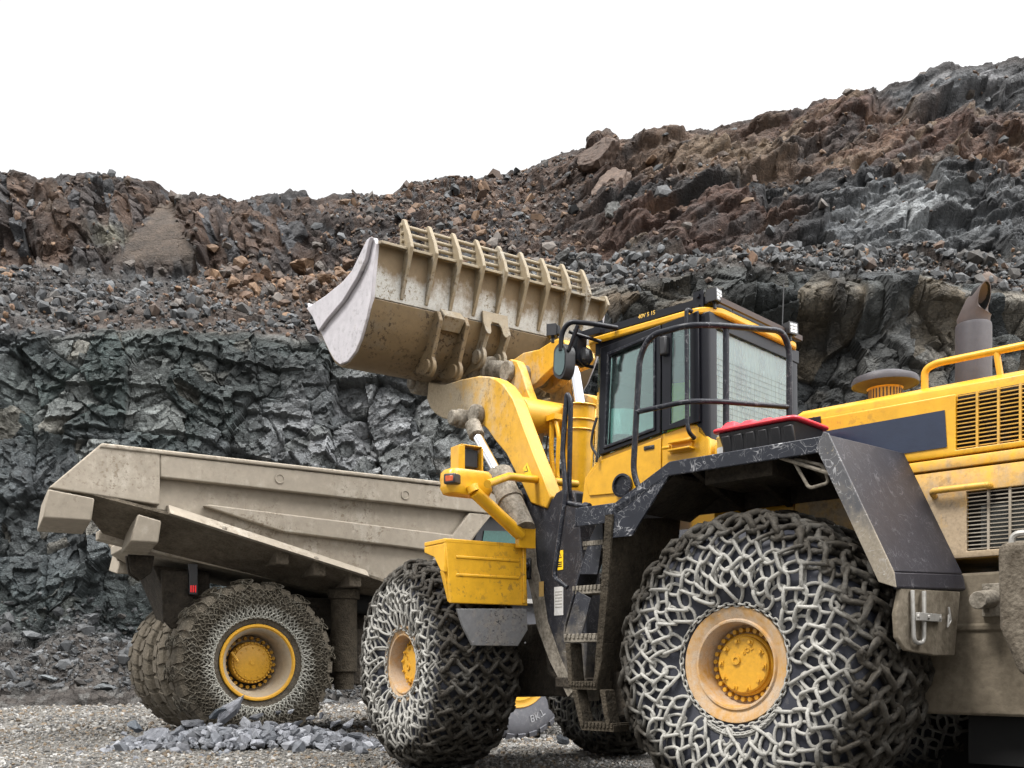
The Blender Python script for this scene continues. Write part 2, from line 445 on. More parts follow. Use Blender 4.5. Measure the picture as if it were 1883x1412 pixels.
LEV = [  # (pixel row along the wall, distance along the wall) of foot, talus top, bench edge, bench back, tier top, skyline
 ([(-700,1300),(0,1300),(400,1296),(2600,1300)],            [(-700,24.5),(0,24.5),(400,25.8),(700,26.5),(1883,24.5),(2600,22)]),
 ([(-700,1120),(0,1150),(60,1180),(150,1140),(230,1175),(320,1165),(420,1235),(700,1235),(2600,1215)], [(-700,28.5),(0,28.5),(400,29.2),(700,29.5),(1883,27),(2600,25)]),
 ([(-700,600),(0,600),(100,618),(300,605),(400,612),(520,622),(620,628),(760,620),(900,560),(1050,535),(1200,522),(1350,500),(1500,498),(1650,500),(1760,520),(1883,530),(2600,520)],
                                                                  [(-700,31),(0,31),(600,32),(1100,32),(1883,29.5),(2600,28)]),
 ([(-700,470),(0,470),(100,490),(300,505),(480,498),(600,492),(760,478),(900,475),(1060,480),(1200,472),(1400,470),(1600,468),(1883,472),(2600,470)],
                                                                  [(-700,38),(0,38),(600,39),(1100,37),(1500,33.5),(1883,32.5),(2600,31)]),
 ([(-700,395),(0,395),(100,405),(300,425),(450,415),(600,420),(760,410),(900,405),(1000,420),(1090,405),(1200,362),(1300,345),(1400,340),(1500,335),(1600,318),(1700,312),(1800,330),(1883,338),(2600,330)],
                                                                  [(-700,39),(0,39.3),(600,40.5),(1000,41),(1200,39),(1883,35),(2600,34)]),
 ([(-700,300),(0,314),(60,324),(95,328),(110,319),(160,317),(215,320),(270,334),(325,354),(390,362),(440,370),(470,362),(530,357),(585,368),(640,362),(715,358),(760,336),(830,324),(870,332),(930,318),(1000,300),(1060,285),(1076,278),(1080,255),(1095,240),(1115,239),(1135,256),(1150,262),(1180,246),(1240,240),(1300,236),(1380,216),(1450,206),(1485,198),(1490,190),(1535,184),(1545,175),(1620,160),(1635,146),(1700,138),(1735,124),(1780,110),(1883,104),(2600,60)],
                                                                  [(-700,41),(0,42),(600,45),(1000,47),(1200,45),(1883,41),(2600,40)]),
]
NX = 1340
pxs = np.linspace(-300, 2200, NX)
def lerp(c, x): a = np.array(c, float); return np.interp(x, a[:, 0], a[:, 1])
rows = [60, 240, 80, 96, 160]
PY = [lerp(l[0], pxs) for l in LEV]; DD = [lerp(l[1], pxs) for l in LEV]
ZZ = [CAMH + (HORY - p) / FPX * d for p, d in zip(PY, DD)]
ZZ[0] = np.full(NX, -.35)
D, Z, LV = [], [], []
for k, n in enumerate(rows):
    for i in range(n):
        t = i / n
        D.append(DD[k]*(1-t) + DD[k+1]*t); Z.append(ZZ[k]*(1-t) + ZZ[k+1]*t); LV.append(np.full(NX, k + t))
D.append(DD[5]); Z.append(ZZ[5]); LV.append(np.full(NX, 5.))
for t in (.6, 2, 6, 20, 60):                                   # plateau behind the edge
    D.append(DD[5] + t); Z.append(ZZ[5] - .12*t); LV.append(np.full(NX, 5.01 + t))
D, Z, LV = np.array(D), np.array(Z), np.array(LV)
NR = len(D)
# soften the profile a little along the slope so that benches are not knife-edged
for _ in range(3):
    D[1:-1] = (D[:-2] + 2*D[1:-1] + D[2:]) / 4
X = (pxs[None, :] - 941) / FPX * D
PXG = np.broadcast_to(pxs[None, :], D.shape)
PYG = HORY - (Z - CAMH) / D * FPX
# outward normal in the depth/height plane
dD, dZ = np.gradient(D, axis=0), np.gradient(Z, axis=0)
ln = np.hypot(dD, dZ) + 1e-6
nD, nZ = -dZ/ln, dD/ln
for _ in range(12):
    nD[1:-1] = (nD[:-2] + nD[1:-1] + nD[2:])/3; nZ[1:-1] = (nZ[:-2] + nZ[1:-1] + nZ[2:])/3
ln = np.hypot(nD, nZ) + 1e-6; nD, nZ = nD/ln, nZ/ln
S = np.cumsum(np.hypot(np.diff(D, axis=0, prepend=D[:1]), np.diff(Z, axis=0, prepend=Z[:1])), axis=0)
# rotated, warped coordinates: beds dip to the left
wx, wy = fbm(X, S, 3, 3)*.30, fbm(X, S, 3, 9)*.26
ca_, sa_ = math.cos(.13), math.sin(.13)
U, W_ = (X+wx)*ca_ + (S+wy)*sa_, -(X+wx)*sa_ + (S+wy)*ca_
face = sstep(.85, 1.1, LV) * (1 - sstep(1.93, 2.03, LV))        # steep lower face
bench = sstep(1.95, 2.1, LV) * (1 - sstep(2.8, 3.05, LV)) + (1 - sstep(.8, 1.1, LV))
upper = sstep(2.8, 3.1, LV) * (1 - sstep(4.9, 5.2, LV))
rightm = sstep(1040, 1180, PXG)
f1, r1, e1 = facets(U, W_, 3.2, 1, .5, .9, 1.2)
f2, r2, e2 = facets(U, W_, 1.35, 2, .6, .95, 1.1)
f3, r3, e3 = facets(U, W_, .55, 3, .75, 1.1, .9)
f4, r4, e4 = facets(U, W_, .21, 4, .8)
# the steep right-hand lower wall breaks in tall columns, upper right in slanted slabs
g1, q1, _e = facets(X + wx*.5, S, 1.5, 11, .5, .8, 2.6)
ca2, sa2 = math.cos(.40), math.sin(.40)
U2, W2 = X*ca2 + S*sa2 + wx, -X*sa2 + S*ca2 + wy*.6
g2, q2, e_2 = facets(U2, W2, 1.7, 12, .6, 1.7, .75)
g3, q3, e_3 = facets(U2, W2, .6, 13, .75, 1.8, .7)
led = (S + .35*X*.3 + .5*fbm(X, S, 5, 71))/1.55; led = led - np.floor(led)
nW = fbm(X, S*0, 3.5, 83)
dispF = .20*f1 + .30*f2 + .46*f3 + .48*f4 - .10*np.exp(-(e2/.06)**2) + .20*(1 - led)*sstep(-.25, .15, fbm(X, S, 4, 73))
dispR = .55*g1 + .30*f2 + .34*f3 + .3*f4 - .10*np.exp(-(e2/.07)**2)
sf_ = lambda e, w: 1 - np.exp(-np.maximum(e, 0)/w)             # facets meet along open joints
g5, q5, e_5 = facets(U2 + 7, W2, .30, 17, .9, 1.5, .8)
dispU = .20*f1*sf_(e1, .15) + .56*g2*sf_(e_2, .08) + .66*g3*sf_(e_3, .035) + .60*g5*sf_(e_5, .02) + .24*f4 - .06*np.exp(-(e_2/.08)**2)
dispB = .10*f1 + .18*f2 + .22*f3 + .22*f4 + .30*fbm(X, S, 3, 21)
lip = np.exp(-((LV - 1.93 + .05*nW)/.05)**2); dispR = dispR + .75*lip - .55*sstep(1.45, 1.6, LV)*(1 - sstep(1.82, 1.88, LV))*(.6 + nW)
dispF = dispF*(1-rightm) + dispR*rightm
leftU = 1 - sstep(560, 800, PXG)
hC, qC, eC = facets(X*.95 + S*.35 + wx*.4, S - .3*X, .8, 15, .7, .55, 2.2)   # columnar joints, upper left
dispU = dispU*(1-leftU) + (.25*f1*sf_(e1, .25) + .6*hC*sf_(eC, .08) + .46*f3*sf_(e3, .07) + .28*f4)*leftU
midU = sstep(560, 760, PXG) * (1 - sstep(1000, 1120, PXG))                # loose slope, upper middle
dispU = dispU*(1-.6*midU) + .6*midU*dispB*1.3
# overhanging lip along the right-hand bench edge; smooth sand cone, upper left
nzc = fbm(X, S, 1.2, 77)
cone_c = 300 + (PYG - 380)*.02
cone = (1 - sstep(-12, 14, np.abs(PXG - (cone_c - (PYG-400)*.16)) - np.clip((PYG - 372)*.66, -6, 92) + 9*nzc)) * sstep(372, 392, PYG) * (1 - sstep(474, 508, PYG))
disp = face*dispF + bench*dispB + upper*dispU
disp = disp*(1 - .93*cone) + cone*.22
top = sstep(4.6, 5.0, LV)
disp = disp*(1 - .65*top)
ub = np.clip(upper, 0, 1)
for _ in range(1):
    bl = disp.copy(); bl[1:-1] = (disp[:-2] + 2*disp[1:-1] + disp[2:])/4
    disp = disp*(1 - .8*ub) + bl*.8*ub
D2, Z2 = D + nD*disp, Z + nZ*disp
Z2 += top*(.22*f3 + .22*f4 + .15*fbm(X, S, 2.5, 31))*(1 - sstep(5, 5.5, LV))
X2 = X + .25*face*f3 + .2*upper*f3
# knob of rock standing on the skyline
# --- rock colours (kinds of rock and weathering only)
def C(*a): return np.array(a, float)[None, None, :]
def mixn(a, b, f): f = np.clip(f, 0, 1)[..., None]; return a*(1-f) + b*f
nA, nB, nC_ = fbm(X, S, 6, 41), fbm(X, S, 2.2, 45), fbm(U2, W2, 1.6, 48)
col = np.zeros(D.shape + (3,)) + C(.085, .096, .102)
col = mixn(col, C(.065, .088, .084), sstep(-.1, .3, nA))                      # greenish
col = mixn(col, C(.235, .25, .24), sstep(.50, .92, r2)*.8)                    # pale fresh faces
col = mixn(col, C(.27, .24, .19), (r3 > .9)*.5*(r2 > .4))
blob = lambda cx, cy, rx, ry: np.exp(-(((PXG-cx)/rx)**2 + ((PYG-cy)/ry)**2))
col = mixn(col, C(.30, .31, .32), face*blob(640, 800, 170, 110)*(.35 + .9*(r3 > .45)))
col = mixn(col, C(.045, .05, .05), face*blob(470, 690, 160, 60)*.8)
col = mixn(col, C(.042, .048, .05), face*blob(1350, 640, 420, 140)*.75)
col = mixn(col, C(.26, .19, .105), face*rightm*sstep(.5, .8, q1)*(.5 + nB)*1.3)
col = mixn(col, C(.26, .24, .20), face*rightm*sstep(.72, .9, q1)*sstep(-.1, .2, nB))
col = mixn(col, C(.36, .36, .34), face*blob(1650, 650, 80, 70)*(.3 + .8*(r3 > .4)))
col = mixn(col, C(.24, .17, .10), face*blob(1140, 560, 90, 50)*(.9*(r2 > .35)))
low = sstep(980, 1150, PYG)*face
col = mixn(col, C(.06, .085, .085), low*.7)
# benches and talus
bc = mixn(C(.074, .060, .053), C(.14, .135, .13), sstep(.45, .9, r4))
bc = mixn(bc, C(.115, .070, .046), sstep(-.15, .2, nA)*.75*sstep(.8, 1.2, LV))
bc = mixn(bc, C(.16, .145, .12), (1 - sstep(.8, 1.05, LV))*.2)
brown_rub = sstep(470, 500, PYG)*(1 - sstep(535, 580, PYG + nB*60))*sstep(330, 440, PXG)*(1 - sstep(700, 800, PXG))
bc = mixn(bc, C(.19, .115, .07), brown_rub*(.4 + .6*(r4 > .4)))
col = mixn(col, bc, np.clip(bench, 0, 1))
# upper wall
uc = mixn(C(.064, .040, .031), C(.125, .072, .046), sstep(-.2, .2, nB))
uc = mixn(uc, C(.10, .105, .115), leftU*sstep(.6, .85, qC)*.9)
uc = mixn(uc, C(.17, .105, .055), leftU*sstep(.30, .0, qC)*blob(190, 380, 120, 60))
uc = mixn(uc, C(.33, .31, .24), leftU*blob(205, 440, 30, 18)*1.1)
uc = mixn(uc, C(.15, .15, .155), midU*(r4 > .75)*.7)
uc = mixn(uc, C(.16, .10, .07), midU*(r3 > .7)*.7)
rbrown = sstep(1050, 1150, PXG)
brn = mixn(C(.105, .052, .034), C(.22, .122, .074), sstep(.3, .8, q2))
brn = mixn(brn, C(.34, .25, .17), sstep(.62, .95, q3)*sstep(-.1, .2, nB)*.8)
brn = mixn(brn, C(.29, .21, .135), blob(1330, 290, 160, 45)*.75)
brn = mixn(brn, C(.06, .05, .048), sstep(.1, .35, nC_)*.7)
uc = mixn(uc, brn, rbrown)
grey = mixn(C(.052, .054, .058), C(.13, .14, .15), sstep(.4, .9, q2))
g_m = np.clip(sstep(1330, 1480, PXG + nB*160)*sstep(318, 345, PYG + nB*30) + sstep(1560, 1640, PXG)*(1 - sstep(170, 225, PYG + nB*50)) + sstep(1240, 1300, PXG)*sstep(2.95, 3.0, LV)*(LV < 4.02)*sstep(352, 335, PYG), 0, 1)*rbrown
uc = mixn(uc, grey, g_m)
uc = mixn(uc, C(.40, .42, .43), np.clip(blob(1690, 390, 110, 55)*1.4, 0, 1)*(.25 + .75*(q3 > .35))*rbrown)
uc = mixn(uc, C(.42, .42, .43), np.clip(blob(1770, 148, 70, 16)*1.3, 0, 1)*(.2 + .8*(q3 > .4)))
uc = mixn(uc, C(.40, .41, .42), blob(1870, 345, 50, 18)*(q3 > .3))
dk = np.abs(LV - 4.0) < .10
uc = mixn(uc, C(.036, .036, .038), sstep(.14, .04, np.abs(LV - 4.02 + nB*.12))*rbrown*.9)
uc = mixn(uc, C(.15, .11, .08), cone)
uc = mixn(uc, C(.05, .036, .03), sstep(4.86, 4.97, LV)*.7)
col = mixn(col, uc, np.clip(upper + sstep(4.9, 5.0, LV), 0, 1))
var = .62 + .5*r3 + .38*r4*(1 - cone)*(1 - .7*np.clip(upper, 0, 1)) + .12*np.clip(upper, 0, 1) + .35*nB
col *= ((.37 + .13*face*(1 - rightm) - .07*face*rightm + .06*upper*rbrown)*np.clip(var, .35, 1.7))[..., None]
mwall, nt, b = mk('quarry_rock')
att = nd(nt, 'ShaderNodeAttribute', attribute_name='tint').outputs['Color']
vec = objc(nt)
n1, n2 = noi(nt, vec, 2.6, 8, .7), noi(nt, vec, 14, 5, .65)
v1 = vor(nt, nd(nt, 'ShaderNodeMapping', {'Vector': vec, 'Rotation': (0, .35, 0), 'Scale': (1, 1, 1.5)}).outputs[0], 4.2, 'DISTANCE_TO_EDGE')
k = mth(nt, 'MULTIPLY', rng(nt, n1, .3, .7, .62, 1.38), rng(nt, n2, .3, .7, .75, 1.25))
cm = nd(nt, 'ShaderNodeVectorMath', {0: att, 1: nd(nt, 'ShaderNodeCombineXYZ', {0: k, 1: k, 2: k}).outputs[0]}, operation='MULTIPLY').outputs[0]
hgt = mth(nt, 'ADD', mth(nt, 'ADD', n1, mth(nt, 'MULTIPLY', n2, .4)), mth(nt, 'MULTIPLY', rng(nt, v1, 0, .05), .25))
nt.links.new(cm, b.inputs['Base Color'])
setb(nt, b, rough=.78, spec=.4, nrm=bump(nt, hgt, .9, .16))
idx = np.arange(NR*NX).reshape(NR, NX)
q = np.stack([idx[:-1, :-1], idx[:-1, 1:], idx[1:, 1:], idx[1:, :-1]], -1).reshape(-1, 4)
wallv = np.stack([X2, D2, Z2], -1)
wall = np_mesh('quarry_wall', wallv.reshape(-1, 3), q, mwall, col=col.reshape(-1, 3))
tag(wall, kind='structure')
_step = 2

# ------------------------------------------------------------------ gravel floor
mg, nt, b = mk('gravel_floor')
vec = objc(nt)
va, vb = vor(nt, vec, 26, 'F1', 'Color'), vor(nt, vec, 26)
vc = vor(nt, vec, 60)
n1, n2 = noi(nt, vec, .35, 6), noi(nt, vec, 3, 6, .65)
bw = nd(nt, 'ShaderNodeRGBToBW', {0: va}).outputs[0]
c = mixc(nt, rng(nt, bw, .2, .8), (.050, .047, .042), (.21, .20, .183))
c = mixc(nt, rng(nt, n2, .5, .66, 0, .55), c, (.09, .072, .053))
c = mixc(nt, rng(nt, n1, .45, .62, 0, .5), c, (.07, .067, .063))
setb(nt, b, col=c, rough=.85, spec=.3, nrm=bump(nt, mth(nt, 'ADD', mth(nt, 'ADD', vb, mth(nt, 'MULTIPLY', vc, .5)), mth(nt, 'MULTIPLY', n2, .8)), .9, .03))
gx, gy = np.meshgrid(np.linspace(-60, 60, 241), np.concatenate([np.linspace(-30, 6, 20), np.linspace(6.2, 34, 160), np.linspace(36, 60, 8)]))
def ground_z(x, y):
    x, y = np.asarray(x, float), np.asarray(y, float)
    z = .05*fbm(x, y, 3.5, 61, 3) + .03*fbm(x, y, .9, 65, 2)
    dip = np.exp(-(((x-.2)/1.6)**2 + ((y-16.2)/1.8)**2))
    return z - .15*dip - .02
gz = ground_z(gx, gy)
gi = np.arange(gx.size).reshape(gx.shape)
gq = np.stack([gi[:-1, :-1], gi[:-1, 1:], gi[1:, 1:], gi[1:, :-1]], -1).reshape(-1, 4)
tag(np_mesh('ground', np.stack([gx, gy, gz], -1).reshape(-1, 3), gq, mg, smooth=True), kind='structure')

# ------------------------------------------------------------------ broken stones
def ico(sub):
    bm = bmesh.new(); bmesh.ops.create_icosphere(bm, subdivisions=sub, radius=1)
    v = np.array([x.co[:] for x in bm.verts]); f = np.array([[x.index for x in p.verts] for p in bm.faces]); bm.free()
    return v, f
def rock_shape(seed, sub, flat=.7, planes=9):
    """angular stone: a ball cut back by random planes"""
    r = np.random.RandomState(seed); v, f = ico(sub)
    for _ in range(planes):
        n = r.normal(size=3); n /= np.linalg.norm(n); d = r.uniform(.38, .74)
        e = v @ n - d
        v = v - np.where(e > 0, e, 0)[:, None]*n
    v *= np.array([1.0, r.uniform(.6, .95), r.uniform(.45, .8)*flat/.7])
    v += r.normal(size=v.shape)*.012
    return v/np.abs(v).max(), f
def rot_mats(n, r, tilt=.5):
    a, t1, t2 = r.uniform(0, 2*np.pi, n), r.normal(0, tilt, n), r.normal(0, tilt, n)
    Rz = np.zeros((n,3,3)); Rz[:,0,0]=np.cos(a); Rz[:,0,1]=-np.sin(a); Rz[:,1,0]=np.sin(a); Rz[:,1,1]=np.cos(a); Rz[:,2,2]=1
    Rx = np.zeros((n,3,3)); Rx[:,0,0]=1; Rx[:,1,1]=np.cos(t1); Rx[:,1,2]=-np.sin(t1); Rx[:,2,1]=np.sin(t1); Rx[:,2,2]=np.cos(t1)
    Ry = np.zeros((n,3,3)); Ry[:,1,1]=1; Ry[:,0,0]=np.cos(t2); Ry[:,0,2]=np.sin(t2); Ry[:,2,0]=-np.sin(t2); Ry[:,2,2]=np.cos(t2)
    return Rx @ Ry @ Rz
def stones(name, pos, size, cols, seed, sub=1, nvar=10, mat=None, tilt=.5):
    r = np.random.RandomState(seed); n = len(pos)
    shapes = [rock_shape(seed*50 + k, sub) for k in range(nvar)]
    R_ = rot_mats(n, r, tilt); pick = r.randint(0, nvar, n)
    vs, fs, cs, o = [], [], [], 0
    for k in range(nvar):
        ii = np.where(pick == k)[0]
        if not len(ii): continue
        v, f = shapes[k]
        vv = np.einsum('nij,vj->nvi', R_[ii], v)*size[ii][:, None, None] + pos[ii][:, None, :]
        vs.append(vv.reshape(-1, 3)); fs.append((f[None] + (o + np.arange(len(ii))*len(v))[:, None, None]).reshape(-1, 3))
        cs.append(np.repeat(cols[ii], len(v), axis=0)); o += len(ii)*len(v)
    return np_mesh(name, np.concatenate(vs), np.concatenate(fs), mat, col=np.concatenate(cs))
mst, nt, b = mk('loose_stone')
att = nd(nt, 'ShaderNodeAttribute', attribute_name='tint').outputs['Color']
vec = objc(nt)
k = rng(nt, noi(nt, vec, 9, 6, .65), .3, .7, .7, 1.3)
cm = nd(nt, 'ShaderNodeVectorMath', {0: att, 1: nd(nt, 'ShaderNodeCombineXYZ', {0: k, 1: k, 2: k}).outputs[0]}, operation='MULTIPLY').outputs[0]
nt.links.new(cm, b.inputs['Base Color'])
setb(nt, b, rough=.7, spec=.4, nrm=bump(nt, noi(nt, vec, 22, 6, .7), .5, .03))
PAL = {'brown': [(.20,.12,.075),(.15,.095,.065),(.25,.15,.085),(.12,.085,.065),(.18,.155,.135)],
       'grey': [(.11,.115,.12),(.17,.175,.18),(.25,.26,.27),(.075,.08,.085),(.13,.12,.11)],
       'pile': [(.21,.22,.245),(.28,.29,.32),(.16,.17,.19),(.34,.35,.38),(.13,.135,.15)],
       'gravel': [(.36,.345,.32),(.26,.235,.20),(.16,.15,.135),(.43,.42,.40),(.22,.165,.11),(.13,.128,.125)]}
def pal(kind, n, r):
    p = np.array(PAL[kind]); return p[r.randint(0, len(p), n)]*r.uniform(.75, 1.25, (n, 1))*{'pile': .56, 'gravel': .58, 'grey': .34, 'brown': .64}[kind]

# rubble lying on the benches and at the foot of the wall
r = np.random.RandomState(5)
def pick_wall(n, wgt):
    p = (wgt/wgt.sum()).ravel(); i = r.choice(p.size, n, p=p)
    return wallv.reshape(-1, 3)[i], PXG.ravel()[i], PYG.ravel()[i]
infr = (PXG > -150)*(PXG < 2050)
wb = infr*np.clip(bench, 0, 1)*sstep(1.9, 2.1, LV)*(1-cone)
p_, a_, c_ = pick_wall(7000, wb)
kk = (r.rand(len(a_)) < sstep(330, 460, a_)*(1 - sstep(700, 820, a_))*(1 - sstep(545, 590, c_))*.95 + .14)
cols = np.where(kk[:, None], pal('brown', len(a_), r), pal('grey', len(a_), r))
sz = .05*(1 - r.rand(len(a_)))**-.5; sz = np.clip(sz, .05, .30)
rb1 = stones('bench_rubble', p_ + np.array([0, -.05, .03]), sz, cols, 3, 1, 12, mst, .8)
tag(rb1, 'loose grey and brown broken rock covering the cliff benches', 'rubble', kind='stuff')
wt = infr*(1 - sstep(.85, 1.15, LV))*(LV > .25)
p_, a_, c_ = pick_wall(7000, wt)
sz = np.clip(.032*(1 - r.rand(len(a_)))**-.52, .032, .26)
rb2 = stones('talus', p_ + np.array([0, -.03, .02]), sz, pal('grey', len(a_), r), 4, 1, 12, mst, .6)
tag(rb2, 'grey scree of broken rock lying along the foot of the quarry wall', 'scree', kind='stuff')
wu = infr*sstep(3.0, 3.1, LV)*(1 - sstep(4.9, 5, LV))*(midU + .12 + .3*(np.abs(LV-4) < .12)*rightm)*(1-cone)
p_, a_, c_ = pick_wall(2300, wu)
cols = np.where((r.rand(len(a_)) < .75)[:, None], pal('brown', len(a_), r)*.75, pal('grey', len(a_), r))
sz = np.clip(.06*(1 - r.rand(len(a_)))**-.5, .06, .32)
rb3 = stones('slope_debris', p_ + np.array([0, -.05, .02]), sz, cols, 6, 1, 12, mst, .8)
tag(rb3, 'dark brown rock debris strewn over the upper slope below the skyline', 'debris', kind='stuff')

# single boulders
def solid_rock(seed, sub=3, planes=11):
    v, f = rock_shape(seed, sub, .8, planes)
    me_o = np_mesh('rock_proto', v, f, mst, col=np.tile(np.array([[.2, .2, .2]]), (len(v), 1)))
    me = me_o.data; bpy.data.objects.remove(me_o); return me
_rockmesh = {}
def boulder(name, pos, size, colour, seed, label, cat, group=None, scale=(1,1,1), rot=None):
    v, f = rock_shape(seed, 4, .8, 12)
    rr = np.random.RandomState(seed)
    nz = np.array([mnoise.noise(Vector(x)*2.2 + Vector((seed, 0, 0)))*.10 + mnoise.noise(Vector(x)*6.5 + Vector((0, seed, 0)))*.06 for x in v]); v = v*(1 + nz[:, None])
    base = .5*np.array(colour)[None]*(1 + .25*rr.normal(size=(len(v), 1))*.5)
    o = np_mesh(name, v*size*np.array(scale), f, mst, col=base)
    o.location = pos
    o.rotation_euler = rot if rot else (rr.normal()*.4, rr.normal()*.4, rr.uniform(0, 6.28))
    tag(o, label, cat, group); return o
def wall_point(px, py, lo=0, hi=NR):
    d = (PXG[lo:hi] - px)**2 + ((HORY - (Z2[lo:hi]-CAMH)/D2[lo:hi]*FPX) - py)**2
    i = np.unravel_index(np.argmin(d), d.shape); return Vector(wallv[lo:hi][i])
BR = [(555,497,26),(492,507,17),(415,508,15),(445,498,20),(470,520,14),(590,500,16),(600,520,18),(530,523,17),(575,538,15),(625,512,14),(640,495,15),(500,540,14),(430,530,16),(385,512,11),(460,545,11),(545,552,10),(350,518,9),(300,505,10),(655,530,12),(612,548,11),(240,492,10),(330,540,9)]
for i, (x, y, s) in enumerate(BR):
    p = wall_point(x, y)
    cc = PAL['brown'][[2, 0, 4][i % 3]]
    boulder('boulder', p + Vector((0, -.15, .1)), s*p.y/FPX, cc, 300 + i,
            'angular brown boulder among the others in the brown rubble band left of the raised bucket' if i else 'largest square brown boulder in the brown rubble band left of the raised bucket',
            'boulder', 'brown boulders on the cliff bench')
BIG = [(1105,285,40,(.115,.072,.05),(1,.8,1.15),'dark brown rock knob standing up on the skyline','rock'),
       (1130,345,46,(.16,.105,.075),(.8,.7,1.2),'tall brown split slab leaning below the rock knob','rock'),
       (1085,312,24,(.17,.11,.075),(1,.8,.7),'brown block lying just below the skyline knob','rock'),
       (1128,392,22,(.20,.20,.19),(1,.8,.9),'pale grey boulder at the foot of the brown split slab','boulder'),
       (1030,480,24,(.17,.17,.165),(1.1,.8,.7),'grey slab on the bench right behind the last bucket tines','boulder'),
       (1070,492,20,(.19,.19,.185),(1,.8,.9),'grey boulder right of the raised bucket on the bench','boulder'),
       (1100,503,16,(.22,.12,.065),(1.2,.7,.5),'flat rust brown stone on the bench above the cab','boulder'),
       (1195,495,14,(.13,.14,.145),(1.1,.8,.8),'dark grey block on the bench above the cab roof','boulder'),
       (248,545,17,(.22,.225,.23),(1.1,.8,.8),'light grey boulder below the sand cone','boulder'),
       (180,560,20,(.19,.195,.20),(1.2,.7,.8),'grey slab standing at the bench edge on the far left','boulder'),
       (105,615,15,(.26,.265,.27),(1.1,.8,.7),'palest grey boulder at the far left edge of the bench','boulder'),
       (835,326,10,(.20,.13,.09),(1.2,.8,.6),'small brown stone perched on the skyline above the bucket','boulder'),
       (160,1140,20,(.115,.12,.125),(1.2,.9,.8),'dark boulder in the scree behind the truck tail','boulder'),
       (195,1172,17,(.105,.105,.105),(1,.9,.9),'dark rounded boulder at the scree foot beside the truck','boulder'),
       (97,1248,16,(.22,.24,.25),(1.4,.7,.4),'flat blue grey slab at the foot of the scree','boulder'),
       (195,1262,18,(.15,.16,.165),(1.3,.8,.6),'grey boulder on the gravel at the scree foot left of the truck tyre','boulder')]
for i, (x, y, s, cc, scl, lab, cat) in enumerate(BIG):
    p = wall_point(x, y)
    boulder('boulder', p + Vector((0, -.1, 0)), s*p.y/FPX*1.08, cc, 700 + i, lab, cat, None, scl)

# heap of blue-grey broken stone in front of the truck's rear tyre
def gpt(px, py): d = CAMH*FPX/(py - HORY); return (px - 941)/FPX*d, d
r = np.random.RandomState(11)
n = 1700
hx = r.uniform(-1, 1, n); hy = r.normal(0, .36, n)
cx_, cy_ = -3.50, 13.35
out_ = r.rand(n) < .10
hx = np.where(out_, hx*1.25, hx); hy = np.where(out_, hy*1.9, hy)
px_ = cx_ + hx*1.62; py_ = cy_ + hy*.75 - .05*hx
hh = .26*np.exp(-((hx-.05)/.75)**4)*np.exp(-(hy/.62)**2)
pz_ = ground_z(px_, py_) + hh*r.uniform(.55, 1.0, n)
sz = np.clip(.036*(1 - r.rand(n))**-.5, .034, .13)
tag(stones('rubble_heap', np.stack([px_, py_, pz_ + .01], -1), sz, pal('pile', n, r), 12, 1, 12, mst, .6),
    'small blue grey broken stone heaped in front of the truck rear tyre', 'rubble', kind='stuff')
PILE = [(250,1338,29,0),(285,1352,30,0),(325,1350,26,0),(365,1352,22,0),(358,1330,22,0),(395,1335,26,0),(425,1308,34,0),(398,1312,24,0),(450,1330,20,0),(470,1318,15,0),(500,1330,15,0),(520,1345,14,0),(545,1330,14,0),(575,1357,20,0),(600,1345,12,0),(615,1330,12,0),(640,1330,14,0),(655,1350,16,0),(535,1308,10,0),(570,1322,11,0),(485,1345,16,0),(440,1350,17,0),(590,1318,10,0),(675,1340,11,0),(510,1310,11,0),(228,1348,13,0)]
for i, (x, y, s, _q) in enumerate(PILE):
    d = 13.35 - (y - 1332)/1850*9
    X_, Z_ = (x - 941)/FPX*d, CAMH + (HORY - y)/FPX*d
    if i == 0: lab = 'largest flat dark slab at the left end of the stone heap'
    elif i == 6: lab = 'tilted grey stone slab leaning against the truck tyre on top of the heap'
    elif i == 7: lab = 'dark blue block next to the tilted slab on top of the heap'
    elif i == 25: lab = 'leftmost small stone beside the stone heap'
    else: lab = 'angular blue grey stone lying in the heap in front of the truck tyre'
    boulder('stone', (X_, d, max(.03, Z_)), s*d/FPX*.85, PAL['pile'][i % 5] if i not in (0, 7) else (.12,.14,.165), 900 + i, lab, 'stone',
            None if i in (0, 6, 7, 25) else 'stones of the heap', (1.25, .8, .75) if i != 6 else (1.5, .6, .6), (0, -.75, .2) if i == 6 else None)
for x, y, s, lab in ((1030,1368,26,'dark flat stone on the gravel between the loader wheels'),):
    X_, d = gpt(x, y); boulder('stone', (X_, d, .08), s*d/FPX*.7, (.085,.095,.11), 990, lab, 'stone', None, (1.1,.8,.8))
# gravel stones near the camera
n = 24000
d = np.where(r.rand(n) < .62, 9.4 + 8*r.rand(n)**1.25, 15 + 12*r.rand(n))
x_ = (r.uniform(-80, 1180, n) - 941)/FPX*d
z_ = ground_z(x_, d)
tag(stones('gravel', np.stack([x_, d, z_ + .004], -1), np.clip(.013*(1 - r.rand(n))**-.4, .012, .042)*(1 + .8*(d > 16)), pal('gravel', n, r), 14, 1, 8, mst, .5),
    'loose tan and grey gravel covering the quarry floor', 'gravel', kind='stuff')
